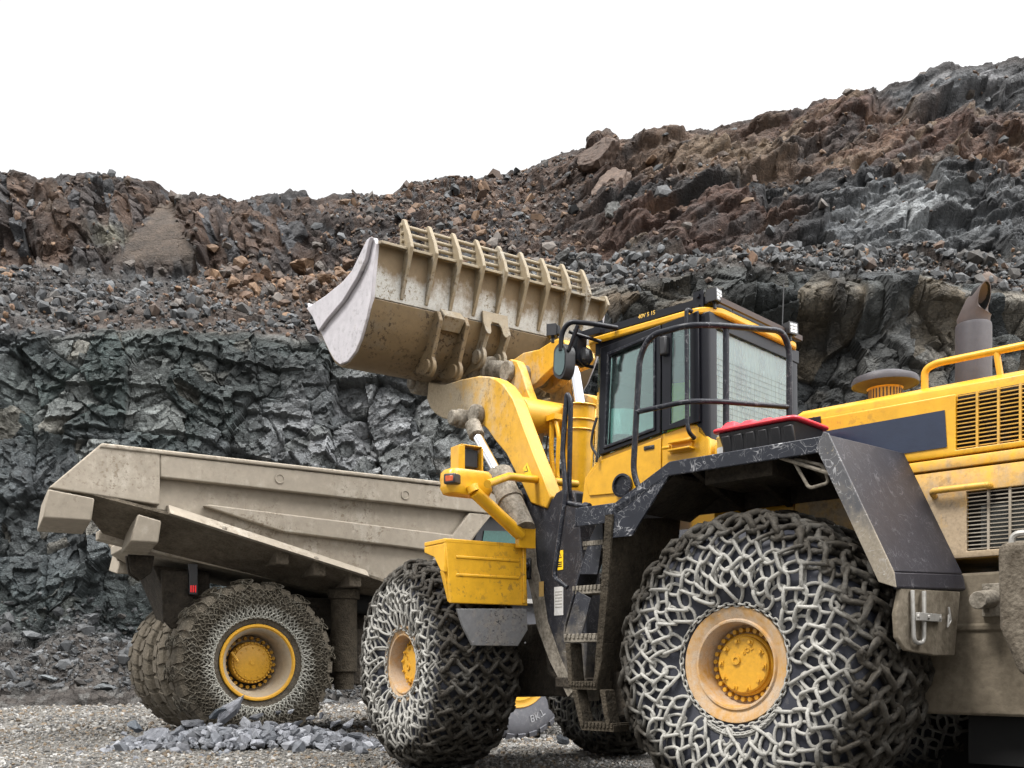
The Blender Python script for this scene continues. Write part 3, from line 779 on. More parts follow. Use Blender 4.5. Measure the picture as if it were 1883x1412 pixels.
# ------------------------------------------------------------------ tyre chains, tyres and rims
def link_proto(wire, hl, hw, seg=6, n=6):
    """one closed chain link: long axis x, width y, normal z"""
    cx = max(hl - hw, .001); pts = []
    for k in range(n + 1):
        a = -math.pi/2 + math.pi*k/n; pts.append((cx + hw*math.cos(a), hw*math.sin(a)))
    for k in range(n + 1):
        a = math.pi/2 + math.pi*k/n; pts.append((-cx + hw*math.cos(a), hw*math.sin(a)))
    P = np.array(pts); m = len(P)
    T = np.roll(P, -1, 0) - np.roll(P, 1, 0); T /= np.linalg.norm(T, axis=1)[:, None]
    Nn = np.stack([T[:, 1], -T[:, 0]], 1)
    v = []
    for i in range(m):
        for k in range(seg):
            a = 2*math.pi*k/seg
            v.append((P[i, 0] + Nn[i, 0]*wire*math.cos(a), P[i, 1] + Nn[i, 1]*wire*math.cos(a), wire*math.sin(a)))
    f = [(i*seg+k, ((i+1) % m)*seg+k, ((i+1) % m)*seg+(k+1) % seg, i*seg+(k+1) % seg) for i in range(m) for k in range(seg)]
    return np.array(v), np.array(f)
class Links:
    def __init__(s): s.v = []; s.f = []; s.o = 0
    def put(s, c, x, z, proto, slen=1.0, lump=None):
        """c centre, x long axis, z link normal (arrays n,3)"""
        v, f = proto
        x = x/np.linalg.norm(x, axis=1)[:, None]; z = z - x*np.sum(x*z, 1)[:, None]; z /= np.linalg.norm(z, axis=1)[:, None]
        y = np.cross(z, x)
        sl = np.broadcast_to(np.asarray(slen, float), (len(c),))
        w_ = c[:, None, :] + v[None, :, 0, None]*x[:, None, :]*sl[:, None, None] + v[None, :, 1, None]*y[:, None, :] + v[None, :, 2, None]*z[:, None, :]
        if lump is not None: w_ = w_ + (np.random.RandomState(s.o + 3).normal(size=w_.shape))*lump
        s.v.append(w_.reshape(-1, 3)); s.f.append((f[None] + (s.o + np.arange(len(c))*len(v))[:, None, None]).reshape(-1, 4)); s.o += len(c)*len(v)
    def build(s, name, mat, parent):
        return np_mesh(name, np.concatenate(s.v), np.concatenate(s.f), mat, parent=parent, smooth=True)

def surf(prof):
    """cross-section (r,w) -> functions of arc length"""
    P = np.array(prof, float); d = np.concatenate([[0], np.cumsum(np.hypot(*np.diff(P, axis=0).T))])
    def at(s_):
        return np.interp(s_, d, P[:, 0]), np.interp(s_, d, P[:, 1])
    return at, d[-1]
def net(lk, nodes, proto_flat, proto_up, lump, rsd, edges):
    """edges: arrays of start/end points and outward normals"""
    a, b, nrm, alt = edges
    c = (a + b)/2; x = b - a; L_ = np.linalg.norm(x, axis=1)
    up = np.cross(nrm, x)
    rr = np.random.RandomState(rsd)
    j = rr.normal(size=c.shape)*.006
    nn = nrm + rr.normal(size=nrm.shape)*.16
    uu = up/np.linalg.norm(up, axis=1)[:, None] + rr.normal(size=nrm.shape)*.22
    lf, lu = proto_flat[2], proto_up[2]
    k = alt == 0
    lk.put(c[k] + j[k], x[k], nn[k], proto_flat[:2], (L_[k] + lf)/ (2*proto_flat[3]), lump)
    k = ~k
    lk.put(c[k] + j[k], x[k], uu[k], proto_up[:2], (L_[k] + lu)/(2*proto_up[3]), lump)
def pt(r_, w_, th):
    return np.stack([r_*np.cos(th), w_ + 0*th, r_*np.sin(th)], -1)

def loader_chain(parent, r_in=.43):
    lk = Links(); N = 28; k_ = r_in/.43
    def mkp(wire, hl, hw): v, f = link_proto(wire, hl, hw); return (v, f, 1.6*wire*2, hl + wire)
    sf, su = mkp(.0130, .053, .041), mkp(.0138, .048, .031)
    tf, tu = mkp(.0215, .057, .045), mkp(.0230, .056, .037)
    ring_t, ring_s = link_proto(.020, .042, .036), link_proto(.0125, .036, .030)
    side = [(.455*k_, .42, N//2, 0), (.555 - .07*(1-k_), .455, N, .25), (.655 - .06*(1-k_), .476, N, .75), (.755 - .04*(1-k_), .482, N, .25), (.85, .466, N, .75), (.94, .424, N, .25), (1.018, .352, N, .75)]
    tread = [(1.052, w_, N, .25 + .5*(k % 2)) for k, w_ in enumerate((.24, .12, .0, -.12, -.24))]
    sideb = [(r_, -w_, n_, (o + .5) % 1 if n_ == N else o) for r_, w_, n_, o in side[::-1]]
    sideb = [(r_, w_, n_, (.75 if i % 2 == 0 else .25) if n_ == N else o) for i, (r_, w_, n_, o) in enumerate(sideb)]
    allr = side + tread + sideb
    rr = np.random.RandomState(2)
    pts, nrms = [], []
    for i, (r_, w_, n_, o) in enumerate(allr):
        th = 2*np.pi*(np.arange(n_) + o)/n_
        th = th + rr.normal(size=n_)*.012
        a_, b_ = allr[max(i-1, 0)], allr[min(i+1, len(allr)-1)]
        t = np.array([b_[0]-a_[0], b_[1]-a_[1]]); t /= np.hypot(*t)
        nr = (-t[1], t[0])
        if nr[0]*(r_-.7) + nr[1]*w_ < 0: nr = (-nr[0], -nr[1])
        if abs(w_) < .3: nr = (1, 0)
        pts.append(pt(r_ + rr.normal(size=n_)*.008, w_ + rr.normal(size=n_)*.006, th)); nrms.append(pt(nr[0], nr[1], th))
    for i in range(len(allr) - 1):
        n0, n1 = allr[i][2], allr[i+1][2]
        o0, o1 = allr[i][3], allr[i+1][3]
        A, B, NN, AL = [], [], [], []
        if n0 == n1 and o0 == o1:
            A, B, NN, AL = pts[i], pts[i+1], (nrms[i]+nrms[i+1])/2, np.ones(n0, int)
        else:
            if n0 < n1: big, sml, bi, si = pts[i+1], pts[i], i+1, i
            else: big, sml, bi, si = pts[i], pts[i+1], i, i+1
            nb, ns = len(big), len(sml)
            tb = np.arctan2(big[:, 2], big[:, 0]); ts = np.arctan2(sml[:, 2], sml[:, 0])
            dlt = np.abs((tb[:, None] - ts[None, :] + np.pi) % (2*np.pi) - np.pi)
            k = 1 if nb != ns else 2
            near = np.argsort(dlt, 1)[:, :k]
            for m in range(k):
                A.append(big); B.append(sml[near[:, m]]); NN.append((nrms[bi] + nrms[si][near[:, m]])/2)
                sgn = ((ts[near[:, m]] - tb + np.pi) % (2*np.pi) - np.pi) > 0
                AL.append((sgn.astype(int) + i) % 2)
            A, B, NN, AL = map(np.concatenate, (A, B, NN, AL))
        trd = min(allr[i][0], allr[i+1][0]) > .93
        net(lk, None, tf if trd else sf, tu if trd else su, .0055 if trd else .001, i, (A, B, NN, AL))
    for i in range(2, len(allr) - 2):               # a ring at every knot of the mesh
        if allr[i][2] != N or allr[i][0] < .93: continue
        th = np.arctan2(pts[i][:, 2], pts[i][:, 0]); x = np.stack([-np.sin(th), 0*th, np.cos(th)], -1)
        lk.put(pts[i], x + .3*rr.normal(size=x.shape), nrms[i] + .3*rr.normal(size=x.shape), ring_t if allr[i][0] > .93 else ring_s, 1.0, .005 if allr[i][0] > .93 else .001)
    # ring chains along the rim on both sides
    for w_, s_ in ((.405, 1), (-.405, -1)):
        n_ = int(64*k_); th = 2*np.pi*np.arange(n_)/n_
        rad = r_in + .010*np.sin(3*th)
        c = pt(rad, w_, th); c[:, 1] += s_*.018
        x = np.stack([-np.sin(th), 0*th, np.cos(th)], -1)
        z = pt(0, s_, th); z2 = np.cross(x, z); zz = np.where((np.arange(n_) % 2)[:, None] == 0, z, z2)
        lk.put(c, x, zz, link_proto(.0068, .027, .015, 5, 4))
        if s_ > 0:                                  # slack second run hanging along the bottom
            th = np.linspace(-2.2, -.95, 30); c = pt(r_in + .03 + .03*np.sin((th+2.2)/1.25*np.pi), w_ + .03, th)
            x = np.stack([-np.sin(th), 0*th, np.cos(th)], -1); z = pt(0, s_, th); z2 = np.cross(x, z)
            lk.put(c, x, np.where((np.arange(30) % 2)[:, None] == 0, z, z2), link_proto(.0068, .027, .015, 5, 4))
    return lk.build('tyre_chain', M['chain'], parent)

def lobe(prof):                                     # mirror a half section
    return [(r_, w_) for r_, w_ in prof] + [(r_, -w_) for r_, w_ in prof[::-1]]
def loader_wheel(parent, Mx, r_in=.43):
    mb = MB()
    # rim: outer flange, dished well, bolt circle
    mb.lathe([(.40, .36), (.412, .40), (.405, .42), (.385, .418), (.325, .395), (.315, .41), (.302, .408), (.292, .38), (.283, .29), (.276, .235), (.21, .225), (.0, .225)], seg=64, mi=0)
    mb.lathe([(.40, .36), (.40, -.36), (.40, -.42), (.34, -.40), (.31, -.30), (.2, -.28), (0, -.28)], seg=48, mi=0)
    rim = mb.build('wheel', M['rim'], parent, Mx, ang=30)
    hb = MB()
    hb.lathe([(.222, .22), (.222, .262), (.212, .272), (.204, .272), (.202, .30), (.192, .308), (.0, .308)], seg=64)
    for k in range(28):
        a = 2*math.pi*k/28; hb.cyl((.247*math.cos(a), .22, .247*math.sin(a)), (.247*math.cos(a), .272, .247*math.sin(a)), .0165, 8)
    for k in range(10):                                # bosses round the cover
        a = 2*math.pi*k/10 + .2; c, s_ = math.cos(a), math.sin(a)
        hb.obox((.172*c, .309, .172*s_), (.018*c, 0, .018*s_), (-.022*s_, 0, .022*c), (0, .006, 0))
        hb.cyl((.172*c, .313, .172*s_), (.172*c, .331, .172*s_), .012, 6)
    hb.lathe([(.034, .305), (.034, .321), (.018, .321), (.016, .313), (0, .313)], o=(.045, 0, .04), seg=20)
    vs, fs = text_mesh('TOP', .048, .004)
    an = math.radians(200); ca1, sa1 = math.cos(an), math.sin(an)
    hb.add([((-(v.x*ca1 - v.y*sa1)) - .055, .310 + v.z, (v.x*sa1 + v.y*ca1) + .10) for v in vs], fs)
    hub = hb.build('hub', M['rim_y'], rim, ang=30)
    tb = MB()
    half = [(.39, .33), (.41, .40), (.44, .415), (.53, .442), (.60, .452), (.70, .458), (.80, .452), (.90, .415), (.965, .345), (.995, .25), (1.0, .0)]
    tb.lathe(lobe(half), seg=96)
    tyre = tb.build('tyre', M['rubber'], rim, ang=60)
    loader_chain(rim, r_in)
    return rim

# ------------------------------------------------------------------ wheel loader
loader = empty('wheel_loader', RF.M)
tag(loader, 'big yellow articulated wheel loader with raised bucket and chained tyres', 'wheel loader')
def roll(l, deg): return Matrix.Translation((0, l, 1.08)) @ Matrix.Rotation(math.radians(deg), 4, 'Y') @ (Matrix.Rotation(math.pi, 4, 'Z') if l < 0 else Matrix.Identity(4))
w0 = loader_wheel(loader, roll(1.25, 8))
c_ = copy_tree(w0, loader); c_.matrix_local = roll(-1.25, 40)
w1 = loader_wheel(loader, M_FRONT @ roll(1.25, 75), .365)        # the front chains are drawn tighter round the rim
c_ = copy_tree(w1, loader); c_.matrix_local = M_FRONT @ roll(-1.25, 110)

def rb(mb, name, mats, parent=None, **k): return mb.build(name, mats, parent or loader, **k)          # rear-frame part
def fb(mb, name, mats, parent=None, **k):                                                                # front-frame part
    if parent is None: return mb.build(name, mats, loader, M_FRONT, **k)
    return mb.build(name, mats, parent, **k)

# --- fender and deck over the rear left wheel
LO = 1.66
P = lambda x, y: RF.L(x, y, LO)
mb = MB()
top = [P(1060, 926), P(1130, 931), P(1230, 851), P(1521, 801)]
for p in top: p.y = 0
top[0].z = top[1].z = 2.33; top[2].z = top[3].z = 2.577
def bandpoly(pts, h, l): return [V(p.x, l, p.z) for p in pts] + [V(p.x, l, p.z - h) for p in pts[::-1]]
rail_pts = top
mb.prism(bandpoly(top[1:], .105, LO - .02), (0, .02, 0), 0)                        # outer edge band
mb.prism(bandpoly(top[:2], .15, LO - .02), (0, .02, 0), 0)
for a, b in zip(top[:-1], top[1:]):                                               # deck plates
    d = (b - a)
    mb.prism([V(a.x, LO - .022, a.z - .004), V(b.x, LO - .022, b.z - .004), V(b.x, LO - .022, b.z - .03), V(a.x, LO - .022, a.z - .03)], (0, -.90, 0), 0)
mb.prism([V(top[0].x, LO - .02, 2.33), V(top[0].x, LO, 2.33), V(top[0].x, LO, 2.18), V(top[0].x, LO - .02, 2.18)], (.02, 0, 0), 0)
fender = rb(mb, 'fender', M['black_scr'], bevel=.006)
mb = MB()                                                                         # braces and ribs beneath the deck
for f0, f1 in ((-.45, -.40), (.02, .07), (.42, .47)):
    mb.prism([V(f0, LO - .05, 2.54), V(f0, .8, 2.54), V(f0, .8, 2.28), V(f0, 1.2, 2.40)], (f1 - f0, 0, 0))
mb.box((-.2, 1.0, 2.40), (.35, 1.5, 2.54))
mb.prism([V(.55, .8, 2.5), V(.55, LO - .06, 2.5), V(.95, LO - .06, 2.28), V(.95, .8, 2.28)], (0, 0, -.03))
mb.box((-.6, .805, 2.30), (.9, .83, 2.545))
rb(mb, 'brace', M['underside'], fender, bevel=.004)
mb = MB()
mb.tube(fillet([V(-.42, 1.58, 2.47), V(-.62, 1.58, 2.40), V(-.66, 1.58, 2.28), V(-.52, 1.58, 2.26), V(-.40, 1.58, 2.47)], .03), .012, 8)
mb.tube([V(-.3, 1.6, 2.50), V(-.85, 1.6, 2.26)], .014, 8)
rb(mb, 'step_loop', M['mud_grey'], fender)
# muddy apron behind the ladder, facing the tyre
mb = MB()
ap = [V(1.07, LO, 2.2), V(1.03, .82, 2.3), V(1.1, .82, 1.6), V(1.32, .82, 1.02), V(1.32, 1.5, 1.02), V(1.12, LO, 1.6)]
mb.prism(ap, (.03, 0, 0))
mb.prism([V(1.07, LO, 2.24), V(1.14, LO, 2.24), V(1.19, LO, 1.6), V(1.38, 1.5, 1.02), V(1.32, 1.5, 1.02), V(1.12, LO, 1.6)], (0, .02, 0))
rb(mb, 'splash_apron', M['mud'], fender)
mb = MB()
mb.prism([P(1128, 934), P(1230, 872), P(1210, 905), P(1160, 985), P(1110, 990)], (0, -.02, 0))
rb(mb, 'gusset', M['black_scr'], fender)
# sloping rear wing with its skirt
mb = MB()
a0, a1, b0, b1 = V(-.70, LO, 2.58), V(-1.13, LO, 1.66), V(-.845, .82, 2.565), V(-1.245, .82, 1.69)
nrm_w = (a1 - a0).cross(b0 - a0).normalized() * .03
mb.add([a0, a1, b1, b0, a0 - nrm_w, a1 - nrm_w, b1 - nrm_w, b0 - nrm_w], [(0,1,2,3),(7,6,5,4),(0,4,5,1),(1,5,6,2),(2,6,7,3),(3,7,4,0)], 0)
lip0, lip1 = V(-1.15, LO, 1.56), V(-1.265, .82, 1.585)
mb.add([a1, lip0, lip1, b1, a1 - nrm_w, lip0 - nrm_w, lip1 - nrm_w, b1 - nrm_w], [(0,1,2,3),(7,6,5,4),(0,4,5,1),(1,5,6,2),(2,6,7,3),(3,7,4,0)], 0)
wing = rb(mb, 'rear_wing', M['fender'], bevel=.01)
mb = MB()
mb.prism([V(-.67, LO, 2.60), V(-.705, LO, 2.585), V(-1.135, LO, 1.66), V(-1.15, LO, 1.56), V(-1.04, LO, 1.60), V(-.62, LO, 2.50)], (0, .02, 0))
rb(mb, 'skirt', paint('skirt_paint', (.06, .06, .065), dust=(.22, .19, .145), amt=.12, zlo=1.7, zhi=2.5, rough=.6, speck=.05, scratch=.8, grime=0), wing, bevel=.004)
mb = MB()
mb.prism([V(-1.03, LO + .015, 1.62), V(-1.15, LO + .015, 1.60), V(-1.16, LO + .015, 1.53), V(-1.05, LO + .015, 1.50)], (0, -.5, 0))
# mud flap hanging under the wing
mb2 = MB()
mfp = [V(-1.15, 1.60, 1.56), V(-1.135, 1.64, 1.40), V(-1.14, 1.63, 1.25), V(-1.17, 1.56, 1.17), V(-1.20, 1.2, 1.14), V(-1.22, .90, 1.14), V(-1.25, .88, 1.57)]
mb2.prism(mfp, (.03, 0, 0))
flap = rb(mb2, 'mud_flap', mud('flap_mud', (.08, .065, .045), (.185, .158, .12), 5, .35, .03), bevel=.008)
mb = MB()
mb.tube(fillet([V(-1.18, 1.50, 1.55), V(-1.19, 1.50, 1.22), V(-1.205, 1.38, 1.22), V(-1.205, 1.38, 1.55)], .05), .014, 8)
mb.box((-1.20, 1.50, 1.36), (-1.225, 1.14, 1.41))
for l in (1.52, 1.36, 1.17): mb.bolt((-1.22, l, 1.385), (-1, 0, 0), .014, .015)
mb.tube([V(-1.235, 1.05, 1.46), V(-1.24, 1.03, 1.37), V(-1.24, 1.08, 1.33), V(-1.24, 1.06, 1.41)], .008, 6)
rb(mb, 'bracket', M['steel'], flap, bevel=.003)

# --- rear frame, belly and counterweight
mb = MB()
mb.box((-3.3, -.78, .74), (1.2, .78, 1.70))
mb.prism([V(1.2, -.5, .6), V(1.7, -.4, .7), V(1.7, .4, .7), V(1.2, .5, .6)], (0, 0, .9))
mb.box((-3.3, -.795, 1.30), (-1.0, .795, 1.36))
frame = rb(mb, 'rear_frame', mud('frame_mud', (.085, .07, .05), (.165, .138, .102), 4, .25, .03), bevel=.02)
mb = MB()
mb.box((-1.36, .78, 1.40), (-1.58, .81, 1.62)); mb.cyl((-1.42, .8, 1.52), (-1.40, 1.0, 1.50), .06, 12)
for f_ in (-1.39, -1.55):
    for z in (1.44, 1.585): mb.bolt((f_, .81, z), (0, 1, 0), .018, .02)
rb(mb, 'mounting', M['mud_grey'], frame, bevel=.006)
mb = MB(); mb.box((-3.3, -.83, .12), (-.4, -.79, 1.0)); mb.box((-3.3, -.7, .40), (-1.2, .6, .737)); rb(mb, 'added_shade_panel', M['dark'], frame)  # near-black panels added to hide the far wheel and stand in for underbody shade
mb = MB(); mb.cyl((0, -1.3, 1.08), (0, 1.3, 1.08), .26, 20); mb.cyl((0, -.9, 1.08), (0, .9, 1.08), .36, 20)
rb(mb, 'axle', M['mud'])
mb = MB()
mb.prism([V(-1.73, LO, 1.79), V(-3.3, LO, 1.79), V(-3.3, LO, .95), V(-1.85, LO, 1.02), V(-1.74, LO, 1.30)], (0, -.86, 0))
cw = rb(mb, 'counterweight', mud('counterweight_mud', (.06, .048, .034), (.15, .128, .10), 9, .7, .03), bevel=.05, seg=3)
mb = MB()
mb.tube(fillet([V(-1.72, 1.35, 1.77), V(-1.72, 1.35, 1.87), V(-2.3, 1.35, 1.87), V(-2.3, 1.35, 1.77)], .06), .02, 8)
rb(mb, 'grab_bar', M['steel'], cw)

# --- hood
HL = .80
mb = MB()
sec = [(-HL, 1.80), (-HL, 2.90), (-HL + .05, 2.985), (-HL + .14, 3.03), (-.3, 3.055), (.3, 3.055), (HL - .14, 3.03), (HL - .05, 2.985), (HL - .035, 2.90), (HL - .035, 1.80)]
mb.prism([V(.02, y, z) for y, z in sec], (-3.3, 0, 0))
# cowl between hood and cab
mb.prism([V(.76, y * .97, z if z < 2 else (z - .10 if y < 0 or y > 0 else z)) for y, z in sec], (-.72, 0, 0))
hood = rb(mb, 'hood', M['yellow'], bevel=.012)
def sheet(rects, l, t, f_rng, z_rng, mi=0):
    """flat side sheet with rectangular openings"""
    fx = sorted(set([f_rng[0], f_rng[1]] + [r_[i] for r_ in rects for i in (0, 1)])); zx = sorted(set([z_rng[0], z_rng[1]] + [r_[i] for r_ in rects for i in (2, 3)]))
    bm = MB(); vid = {}
    vs, fs = [], []
    for i in range(len(fx) - 1):
        for j in range(len(zx) - 1):
            cf, cz = (fx[i]+fx[i+1])/2, (zx[j]+zx[j+1])/2
            if any(r_[0] < cf < r_[1] and r_[2] < cz < r_[3] for r_ in rects): continue
            q_ = []
            for a, b in ((i, j), (i+1, j), (i+1, j+1), (i, j+1)):
                if (a, b) not in vid: vid[(a, b)] = len(vs); vs.append((fx[a], l, zx[b]))
                q_.append(vid[(a, b)])
            fs.append(tuple(q_))
    bm.add(vs, fs, mi); return bm
G1 = (-2.35, -1.19, 2.535, 2.915); G2 = (-2.35, -1.262, 1.845, 2.245)
def panel(name, rects, fr, zr, mat, parent=hood, th=.03):
    o = rb(sheet(rects, HL - .003, .03, fr, zr), name, mat, parent, recalc=False)
    s_ = o.modifiers.new('solid', 'SOLIDIFY'); s_.thickness = th; s_.offset = 0
    b_ = o.modifiers.new('bevel', 'BEVEL'); b_.width = .006; b_.segments = 2
    return o
dusty_y = paint('hood_panel_paint', YEL, dust=(.36, .285, .185), amt=-.16, zlo=1.75, zhi=2.75, rough=.38, speck=.0, grime=.25)
dusty_y2 = paint('hood_lower_paint', (.76, .40, .03), dust=(.30, .245, .18), amt=.02, zlo=1.9, zhi=2.9, rough=.5, speck=.03, grime=.3)
panel('upper_panel', [G1], (-3.28, .0), (2.50, 2.90), dusty_y)
panel('lower_panel', [G2], (-3.28, .0), (1.80, 2.40), dusty_y2)
panel('middle_panel', [], (-3.28, .0), (2.415, 2.485), dusty_y2, th=.045)
for G, nm in ((G1, 'upper_grille'), (G2, 'lower_grille')):
    mb = MB(); mb.box((G[0], HL - .034, G[2]), (G[1], HL - .03, G[3]), 1)
    ns = int((G[3] - G[2]) / .0255)
    for k in range(ns): 
        z = G[2] + (k + .5)*(G[3] - G[2])/ns
        mb.box((G[0] + .001, HL - .018, z - .0034), (G[1] - .001, HL - .004, z + .0034), 0)
    for k in range(1, 9):
        f_ = G[1] - k*.135
        if f_ > G[0]: mb.box((f_ - .009, HL - .022, G[2] + .001), (f_ + .007, HL - .001, G[3] - .001), 0)
    mb.box((G[0], HL - .0335, G[2] + .02), (G[1] - .08, HL - .029, G[3] - .1), 2) if nm == 'lower_grille' else None
    rb(mb, nm, [M['tan'] if nm == 'lower_grille' else M['yellow_dusty'], M['dark'], M['interior']], hood, recalc=True)
mb = MB()                                                                          # navy stripe that widens to the rear
mb.prism([RF.L(1500, 796, HL + .016), RF.L(1737, 754, HL + .016), RF.L(1741, 822, HL + .016), RF.L(1660, 834, HL + .016), RF.L(1500, 840, HL + .016)], (0, .003, 0))
rb(mb, 'decal_stripe', M['navy'], hood)
mb = MB(); p = RF.L(1497, 775, HL + .01); mb.lathe([(.0, .0), (.03, .0), (.034, .008), (.03, .012), (0, .004)], o=p, seg=16)
mb.obox(p + V(0, .008, 0), (.055, 0, 0), (0, .006, 0), (0, 0, .03))
rb(mb, 'latch', M['black_clean'], hood, bevel=.01)
mb = MB()
a, b = RF.L(1712, 900, HL + .07), RF.L(1814, 886, HL + .07); b.z = a.z = 2.265
mb.tube(fillet([V(a.x, HL + .01, a.z - .03), a, b, V(b.x, HL + .01, b.z)], .05), .022, 10)
rb(mb, 'handle', M['yellow_dusty'], hood)
mb = MB()
a, b = RF.L(1700, 697, .62), RF.L(1703, 672, .62); zt = 3.205
mb.tube(fillet([V(a.x, .62, 2.99), V(a.x, .62, zt - .03), V(a.x - .08, .62, zt), V(-3.1, .62, zt)], .06), .026, 10)
for f_ in (-1.42, -2.2, -3.0): mb.tube([V(f_ + .03, .62, zt), V(f_, .62, 3.0)], .022, 8)
rb(mb, 'hood_rail', M['yellow_clean'], hood)
mb = MB()
ic = RF.L(1627, 700, .25); ic.z = 0
mb.lathe([(.0, 3.0), (.125, 3.0), (.125, 3.19), (.14, 3.20)], o=(ic.x, .25, 0), ax=(0, 0, 1), seg=40, mi=0)
mb.lathe([(.13, 3.195), (.225, 3.222), (.236, 3.222)], o=(ic.x, .25, 0), ax=(0, 0, 1), seg=40, mi=2)
mb.lathe([(.236, 3.22), (.246, 3.222), (.247, 3.25), (.235, 3.275), (.16, 3.305), (.0, 3.315)], o=(ic.x, .25, 0), ax=(0, 0, 1), seg=40, mi=1)
for k in range(30):
    a = 2*math.pi*k/30; mb.box((ic.x + .124*math.cos(a) - .004, .25 + .124*math.sin(a) - .004, 3.10), (ic.x + .124*math.cos(a) + .004, .25 + .124*math.sin(a) + .004, 3.18), 1)
rb(mb, 'air_intake', [M['yellow_dusty'], M['exhaust'], M['rust']], hood)
mb = MB()
EL = .30
e0, e1 = RF.L(1757, 600, EL), RF.L(1823, 600, EL); er = .5*math.hypot(e1.x - e0.x, 0)*.98; ec = (e0.x + e1.x)/2
er = .122
mb.lathe([(er, 3.0), (er, 3.50), (er - .004, 3.52), (er - .012, 3.525)], o=(ec, EL, 0), ax=(0, 0, 1), seg=40, mi=0)
r0 = er - .014; seg = 40; vs, fs = [], []
def ringpts(c, nx, r_, k2=1.0):  # circle in plane normal nx
    nx = nx.normalized(); e1_ = V(0, 1, 0); e2_ = nx.cross(e1_)
    return [c + e1_*math.cos(2*math.pi*k/seg)*r_ + e2_*math.sin(2*math.pi*k/seg)*r_*k2 for k in range(seg)]
c0 = V(ec, EL, 3.52); r_bend = []
rings = [ringpts(c0, V(0, 0, 1), r0), ringpts(c0 + V(0, 0, .045), V(0, 0, 1), r0 + .003)]
ow = V(-1, -.15, -.25); oc = c0 + V(-.075, 0, .185)
rings += [ringpts(c0*.42 + oc*.58 + V(.006, 0, .012), V(-.62, -.07, .75), r0 + .002, .93), ringpts(oc, ow, r0 + .004), ringpts(oc, ow, r0 - .006), ringpts(oc + V(.05, 0, -.02), V(-1, 0, .1), r0 - .012), ringpts(c0 + V(0, 0, .05), V(0, 0, 1), r0 - .012)]
for rg in rings: vs += rg
for i in range(len(rings) - 1):
    for k in range(seg): fs.append((i*seg+k, i*seg+(k+1) % seg, (i+1)*seg+(k+1) % seg, (i+1)*seg+k))
mb.add(vs, fs[:4*seg], 1); mb.add(vs, fs[4*seg:] + [tuple(range((len(rings)-1)*seg, len(rings)*seg))], 2)
rb(mb, 'exhaust_pipe', [M['exhaust'], M['rust'], M['dark']], hood)

# --- ladder
mb = MB(); mb2 = MB()
lad = lambda x, y, l=1.56: RF.L(x, y, l)
st = [((1072, 1110), 1003, 1.46), ((1052, 1112), 1085, 1.50), ((1036, 1106), 1174, 1.54), ((1048, 1096), 1262, 1.56), ((1068, 1128), 1338, 1.58)]
stepo = []
for (x0, x1), y, l in st:
    a, b = lad(x0, y, l), lad(x1, y, l); z = (a.z + b.z)/2
    sb = MB(); sb.box((a.x, l, z - .028), (b.x, l - .2, z + .028))
    for k in range(9):
        f_ = b.x + (a.x - b.x)*(k + .5)/9; sb.box((f_ - .012, l + .012, z + .0), (f_ + .012, l - .21, z + .04))
    stepo.append(sb)
def strip(pts, wv, thick, mi=0, m=mb):
    """bent flat bar along pts; wv width vector"""
    wv = Vector(wv)
    for a, b in zip(pts[:-1], pts[1:]): m.prism([a, b, b + wv, a + wv], thick, mi)
strip([lad(1112, 948, 1.44), lad(1086, 985, 1.46), lad(1064, 1050, 1.49), lad(1036, 1150, 1.53), lad(1034, 1180, 1.54)], (0, -.24, 0), (-.018, 0, .0))
strip([lad(1124, 985, 1.46), lad(1114, 1085, 1.50), lad(1108, 1180, 1.54)], (0, -.24, 0), (.018, 0, 0))
mb.prism([lad(1108, 940, 1.44), lad(1086, 985, 1.46), lad(1062, 1056, 1.49), lad(1098, 1056, 1.49), lad(1108, 990, 1.46)], (0, -.012, 0))
mb.prism([lad(1060, 1085, 1.50), lad(1038, 1165, 1.54), lad(1068, 1172, 1.54), lad(1086, 1100, 1.5)], (0, -.012, 0))
ladder = rb(mb, 'ladder', M['tower'], bevel=.004)
mb = MB()
strip([lad(1038, 1182, 1.55), lad(1044, 1262, 1.56)], (0, -.16, 0), (-.05, 0, 0), m=mb)
strip([lad(1050, 1268, 1.57), lad(1066, 1340, 1.58)], (0, -.14, 0), (-.05, 0, 0), m=mb)
strip([lad(1112, 1182, 1.55), lad(1096, 1262, 1.56)], (0, -.16, 0), (.05, 0, 0), m=mb)
strip([lad(1110, 1268, 1.57), lad(1122, 1340, 1.58)], (0, -.14, 0), (.05, 0, 0), m=mb)
rb(mb, 'flexible_rung_hanger', M['mud'], ladder, bevel=.01)
for i, sb in enumerate(stepo): rb(sb, 'step', M['mud_grey'] if i < 3 else M['mud'], ladder, bevel=.004)
mb = MB()
mb.tube(fillet([lad(1043, 1080, 1.62), lad(1018, 1062, 1.64), lad(1040, 905, 1.62), lad(1034, 830, 1.60), lad(1042, 722, 1.58), lad(1049, 735, 1.58), lad(1046, 900, 1.56), lad(1052, 930, 1.5)], .05, 6), .021, 10)
mb.tube([lad(1040, 924, 1.60), lad(1078, 932, 1.58)], .022, 10); mb.cyl(lad(1074, 931, 1.58), lad(1083, 933, 1.58), .035, 12)
rb(mb, 'ladder_handrail', M['black'], ladder)
mb = MB()                                                                          # box and pipes seen between ladder and apron
mb.box((1.12, .9, 1.75), (1.42, 1.2, 2.0), 0)
rb(mb, 'battery_box', M['steel'], bevel=.02)
